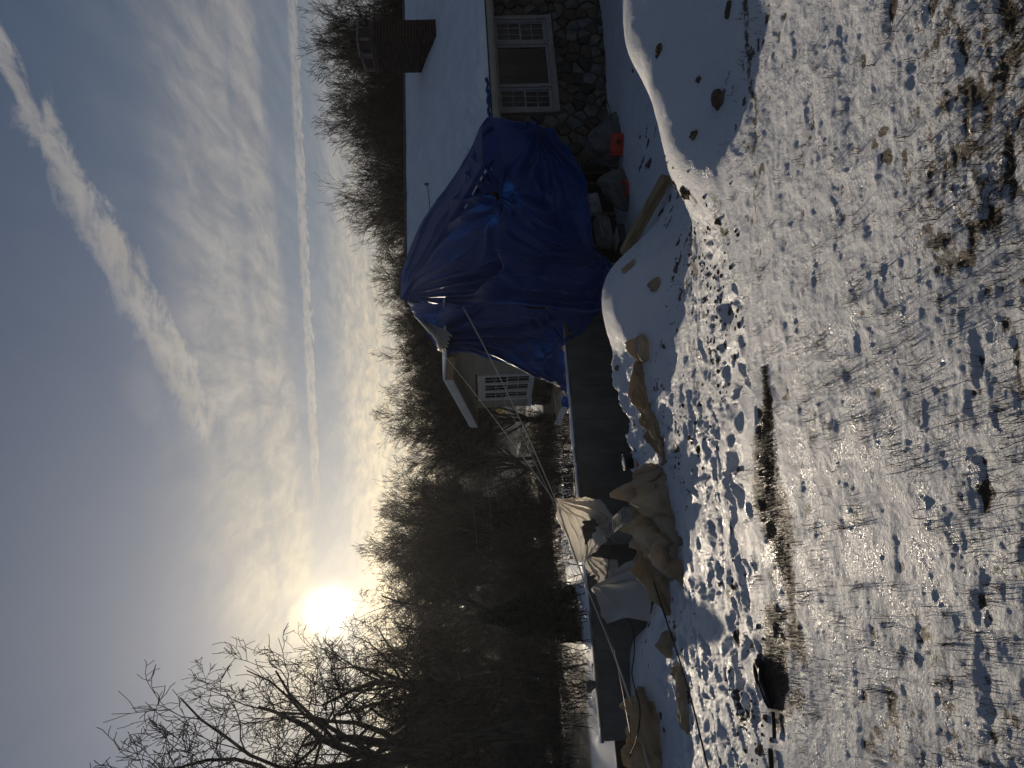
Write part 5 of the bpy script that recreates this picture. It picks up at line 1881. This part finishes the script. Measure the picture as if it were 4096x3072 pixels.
def plant(key, name, x, y, h, label, group, k=None, rz=None, base=None, wide=1.0, cat='tree'):
    """an Empty at the foot with trunk and crown as parts (meshes are shared by alike trees)"""
    k = rnd.randrange(len(TREES[key])) if k is None else k % len(TREES[key])
    tm_, cm_, top, _ = TREES[key][k]
    z = (float(far_z(x, y)) if base is None else base)
    e = empty(name, (x, y, z), rnd.uniform(0, 6.28) if rz is None else rz, label=label, cat=cat, group=group)
    sc = h / top
    e.scale = (sc * wide, sc * wide, sc)
    link(bpy.data.objects.new('trunk', tm_), e)
    link(bpy.data.objects.new('crown', cm_), e)
    return e


def plant_px(key, name, u, vtop, y, label, group, **kw):
    top = P(u, vtop, y)
    z = float(far_z(top[0], y)) if kw.get('base') is None else kw['base']
    return plant(key, name, top[0], y, top[2] - z, label, group, **kw)


ORD = ['first', 'second', 'third', 'fourth', 'fifth', 'sixth', 'seventh', 'eighth', 'ninth', 'tenth', 'eleventh', 'twelfth', 'thirteenth', 'fourteenth', 'fifteenth', 'sixteenth', 'seventeenth', 'eighteenth', 'nineteenth', 'twentieth']
row = [(772, 268, 26, 1.0), (742, 300, 31, 1.0), (716, 318, 28, 1.0), (690, 322, 33, 1.05), (664, 303, 29, 1.1), (640, 306, 32, 1.1), (612, 318, 28, 1.1), (590, 334, 33, 1.1), (566, 340, 29, 1.0), (546, 356, 33, 1.1), (516, 360, 28, 1.15), (494, 374, 32, 1.1), (470, 380, 29, 1.1), (448, 368, 33, 1.1), (424, 378, 30, 1.1), (400, 376, 34, 1.1), (374, 362, 31, 1.25), (345, 420, 36, .9)]
for i, (uu, vv, yy, wd) in enumerate(row):
    plant_px('vase', 'bare_tree', uu, vv, yy, 'bare upswept tree behind the house, %s from the right in its row' % ORD[i], 'row of bare trees behind the house', k=i, wide=wd)

# trees on the left, nearest first
plant_px('oak', 'bare_tree', 4, 112, 33, 'biggest bare tree with thick crooked limbs at the left picture edge', 'bare trees on the left', k=1, rz=0.5, wide=.84)
plant_px('oak', 'bare_tree', 78, 272, 40, 'bare spreading tree overlapping the biggest tree, left of the sun', 'bare trees on the left', k=1, rz=.6, wide=.8)
plant_px('oak', 'bare_tree', 138, 338, 42, 'bare crooked tree right under the sun', 'bare trees on the left', k=1, rz=4.4, wide=.8)
plant_px('vase', 'bare_tree', 222, 345, 58, 'bare twiggy tree whose top stands right of the sun', 'bare trees on the left', k=1, rz=0.1, wide=.95)
plant_px('vase', 'bare_tree', 194, 354, 62, 'slim bare tree between the sun tree and the twiggy tree', 'bare trees on the left', k=0, wide=1.2)
plant_px('vase', 'bare_tree', 246, 370, 60, 'bare tree right of the twiggy tree, with a rounded top', 'bare trees on the left', k=2, wide=.85)
plant_px('vase', 'bare_tree', 292, 424, 55, 'low bare tree between the hill and the row behind the house', 'bare trees on the left', k=3, wide=1.3)
plant_px('vase', 'bare_tree', 232, 372, 75, 'bare tree half hidden behind the twiggy tree', 'bare trees on the left', k=3, wide=1.5)
plant_px('vase', 'bare_tree', 44, 318, 60, 'bare tree seen through the limbs of the biggest tree', 'bare trees on the left', k=0, wide=1.3)
plant_px('wood', 'bare_tree', 112, 372, 66, 'slender bare tree behind the spreading tree', 'bare trees on the left', k=1, wide=1.2)
plant_px('wood', 'bare_tree', 306, 410, 30, 'dark leaning trunk standing in the snow below the road', 'bare trees on the left', k=2)
TH = 'bare brushy tree in the dark thicket behind the foundation wall'
for i, (uu, vv, yy) in enumerate(((10, 375, 70), (34, 385, 78), (62, 380, 72), (90, 388, 80), (20, 410, 62), (52, 402, 66), (100, 405, 68), (128, 392, 84), (-14, 380, 74), (172, 404, 86), (206, 412, 90), (262, 424, 85))):
    plant_px('wood', 'brush_tree', uu, vv, yy, TH, 'trees of the thicket', k=i, wide=1.5)
r_ = random.Random(25)
for i in range(15):
    yy = r_.uniform(44, 105)
    uu = r_.uniform(-60, 262)
    plant('thicket', 'brush_shrub', (uu - 384) / FPX * yy, yy, r_.uniform(3.4, 5.6), 'dark brushy shrub filling the foot of the thicket behind the foundation wall', 'brush at the foot of the thicket', k=i, cat='shrub', wide=1.7)
# brush and saplings on the slope right behind the wall
r_ = random.Random(15)
segs = []
for q in range(5200):
    yy = 11.5 + 34 * r_.random() ** 1.6
    uu = r_.uniform(-60, 352)
    x = (uu - 384) / FPX * yy
    if np.dot(np.array([x, yy, 0]) - W0, E2) < .7: continue
    if fbm(np.array([x * .35]), np.array([yy * .22]), 31, 4)[0] < r_.uniform(-.45, .1): continue
    b0 = Vector((x, yy, float(far_z(x, yy)) - .03))
    h = r_.uniform(.15, .75) * (1.0 if yy < 18 else 1.5)
    t_ = b0 + Vector((r_.gauss(0, .25) * h, r_.gauss(0, .25) * h, h))
    segs.append((b0, t_, .008, .004))
    for w in range(4):
        m_ = b0.lerp(t_, r_.uniform(.2, .9))
        segs.append((m_, m_ + Vector((r_.gauss(0, .3) * h, r_.gauss(0, .3) * h, h * r_.uniform(.05, .4))), .005, .003))
me = seg_mesh('undergrowth', segs, 3, M['twig'])
tag(link(bpy.data.objects.new('undergrowth', me)), 'dark leafless undergrowth on the slope behind the foundation wall', 'undergrowth', None, 'stuff')
FT = 'bare grey forest tree in the wood between the valley and the hill'
r_ = random.Random(5)
n = 0
while n < 120:
    yy = r_.choice([r_.uniform(70, 100), r_.uniform(148, 200), r_.uniform(150, 275), r_.uniform(150, 275)])
    uu = r_.uniform(-120, 800)
    if yy <= 105 and not (-60 < uu < 250): continue
    x = (uu - 384) / FPX * yy
    h = r_.uniform(8.5, 12.5)
    if yy < 105: h = r_.uniform(6.5, 10.0)
    zt = float(far_z(x, yy)) + h
    # keep clear of the sun's path to the yard
    lim = .105 if uu < 215 else (.066 if uu < 345 else .10)
    if (zt - 1.6) / yy > lim: h = max(4.0, lim * yy + 1.6 - float(far_z(x, yy)))
    plant('wood' if yy < 105 else 'far', 'forest_tree', x, yy, h, FT, 'trees of the far wood', k=n, wide=r_.uniform(1.0, 1.5))
    n += 1
# the rest of the wood on the hill reads as one mass
segs = []
for q in range(2600):
    yy = r_.uniform(165, 330)
    x = r_.uniform(-.9, .9) * yy
    z = float(far_z(x, yy))
    h = r_.uniform(6, 11)
    b0 = Vector((x, yy, z - .3))
    segs.append((b0, b0 + Vector((r_.uniform(-.4, .4), r_.uniform(-.4, .4), h * .6)), .13, .08))
    for w in range(9):
        t = r_.uniform(.25, .6)
        s0_ = b0 + Vector((0, 0, h * t))
        segs.append((s0_, s0_ + Vector((r_.gauss(0, 1.1), r_.gauss(0, 1.1), h * r_.uniform(.12, .42))), .05, .02))
me = seg_mesh('distant_wood', segs, 3, M['bark_far'])
tag(link(bpy.data.objects.new('distant_wood', me)), 'dark leafless wood covering the far hillside', 'wood', None, 'stuff')

# ------------------------------------------------------------------ evergreen shrub above the wall
def evergreen(name, x, y, z, h, w, label, seed):
    e = empty(name, (x, y, z), label=label, cat='shrub')
    r = np.random.RandomState(seed)
    n = 26000
    t = r.beta(1.3, 1.5, n)
    az = r.uniform(0, 2 * np.pi, n)
    prof_ = w * np.sqrt(np.clip(np.sin(np.pi * np.clip(t * .86 + .14, 0, 1)), 0, 1)) * (1.15 - .75 * t)
    lump = 1 + .35 * fbm(az * 2.0, t * 6, seed, 3)
    rad = prof_ * lump * np.sqrt(r.uniform(.25, 1, n))
    c = np.stack([np.cos(az) * rad, np.sin(az) * rad, t * h * (1 + .05 * lump)], 1)
    s = r.uniform(.015, .035, n)
    a = r.normal(0, 1, (n, 3)); a /= np.linalg.norm(a, axis=1, keepdims=True)
    b = np.cross(a, r.normal(0, 1, (n, 3))); b /= np.linalg.norm(b, axis=1, keepdims=True)
    v = np.stack([c - a * s[:, None], c + b * s[:, None] * .5, c + a * s[:, None], c - b * s[:, None] * .5], 1).reshape(-1, 3)
    mesh_arrays('foliage', v, np.arange(4 * n).reshape(n, 4), M['leaf'], e)
    MB().tube([(0, 0, -.2), (0.02, 0, h * .4), (0, .02, h * .8)], [.06, .045, .02], 6).build('stem', M['bark'], e, True)
    return e


p = P(157, 590, 13.4)
evergreen('evergreen_shrub', p[0], p[1], float(far_z(p[0], p[1])) - .25, 1.95, .58, 'dense dark evergreen shrub rising behind the foundation wall', 801)

# ------------------------------------------------------------------ utility pole, wires, road sign, shed in the wood
pt, pb = P(346, 448, 45.0), P(349, 545, 45.0)
zb = float(far_z(pb[0], 45.0))
up_ = empty('utility_pole', (pb[0], 45.0, zb), label='dark utility pole standing in the valley beside the gable corner', cat='utility pole')
MB().tube([(0, 0, -.3), (pt[0] - pb[0], 0, pt[2] - zb)], [.15, .10], 8).build('pole', M['bark'], up_, True)
MB().box((-1.1, -.06, pt[2] - zb - .55), (1.1, .06, pt[2] - zb - .42)).build('crossarm', M['bark'], up_)
for k, (va, vb, yb, lab) in enumerate(((447, 455, 60, 'topmost'), (470, 468, 58, 'middle'), (473, 480, 62, 'lowest'))):
    a_, b_ = P(346, va + 3, 45.0), P(205, vb + 22, yb)
    rope('utility_wire', [a_, b_], .016, M['wire'], '%s utility wire running left from the pole' % lab, 'wire', sag=.5)
ps_ = P(356.8, 500, 118.0)
zg = float(far_z(ps_[0], 118.0))
sg = empty('road_sign', (ps_[0], 118.0, zg), 0, label='yellow diamond pedestrian warning sign with a small arrow plate on a post', cat='sign')
zz0 = ps_[2] - zg
MB().box((-.035, .0, -.3), (.035, .05, zz0 + .7)).build('post', M['board'], sg)
DM = Matrix.Translation((0, -.03, zz0)) @ Matrix.Rotation(math.pi / 4, 4, 'Y')
MB().box((-.56, -.015, -.56), (.56, .015, .56), .01, DM).build('diamond_plate', M['yellow'], sg)
MB().box((-.30, -.045, zz0 - 1.30), (.30, -.018, zz0 - .86)).build('arrow_plate', M['yellow'], sg)
fg = MB()
fg.lathe([(.02, -.07), (.10, -.06), (.12, 0), (.10, .06), (.02, .07)], 10, Matrix.Translation((.03, -.055, zz0 + .42)) @ Matrix.Scale(.2, 4, Vector((0, 1, 0))))
fg.build('pedestrian_head', M['ink'], sg)
fg = MB()
for a_, b_, w in (((.03, .32), (-.02, -.02), .075), ((-.02, 0), (-.24, -.42), .05), ((-.02, 0), (.22, -.40), .05), ((.03, .25), (-.20, .05), .04), ((.03, .25), (.22, .08), .04)):
    fg.tube([(a_[0], -.052, zz0 + a_[1]), (b_[0], -.052, zz0 + b_[1])], w, 5)
fg.build('pedestrian_figure', M['ink'], sg)
fg = MB()
fg.tube([(.18, -.052, zz0 - .95), (-.12, -.052, zz0 - 1.2)], .035, 5).tube([(-.18, -.052, zz0 - 1.08), (-.14, -.052, zz0 - 1.22), (.02, -.052, zz0 - 1.24)], .03, 5)
fg.build('arrow_mark', M['ink'], sg)

hp = P(164, 500, 88.0)
hz_ = float(far_z(hp[0], 88.0))
sh = empty('far_house', (hp[0], 88.0, hp[2] + .4), math.radians(-35), label='small pale gabled house glimpsed through the trees below the sun', cat='house')
sh.scale = (.6, .6, .6)
hw_ = MB()
hw_.prism([(-1.9, -6), (1.9, -6), (1.9, 2.2), (0, 4.3), (-1.9, 2.2)], -2.6, 2.6, Matrix(((1, 0, 0, 0), (0, 0, 1, 0), (0, 1, 0, 0), (0, 0, 0, 1))))
hw_.build('wall', M['conc'], sh)
hr = MB()
hr.prism([(-2.2, 1.95), (0, 4.40), (2.2, 1.95), (2.2, 2.15), (0, 4.62), (-2.2, 2.15)], -2.9, 2.9, Matrix(((1, 0, 0, 0), (0, 0, 1, 0), (0, 1, 0, 0), (0, 0, 0, 1))))
hr.build('roof', M['shingle'], sh)
MB().box((-.5, -2.63, .3), (.5, -2.605, 1.6)).build('window', M['dark'], sh)

# ------------------------------------------------------------------ thin haze volume, added to lighten the dark woods
hb = MB().box((-500, -30, -9), (500, 520, 48)).build('haze', None)
hm = bpy.data.materials.new('haze')
hm.use_nodes = True
hm.node_tree.nodes.clear()
HN = NT(hm.node_tree)
pv = HN.node('ShaderNodeVolumePrincipled', None, Color=(.86, .88, .92, 1), Density=0.00042, Anisotropy=0.5)
hm.node_tree.links.new(pv.outputs[0], HN.node('ShaderNodeOutputMaterial').inputs['Volume'])
hb.data.materials.append(hm)
tag(hb, 'thin bright haze volume over the valley, added to lighten the dark woods', 'haze', None, 'stuff')
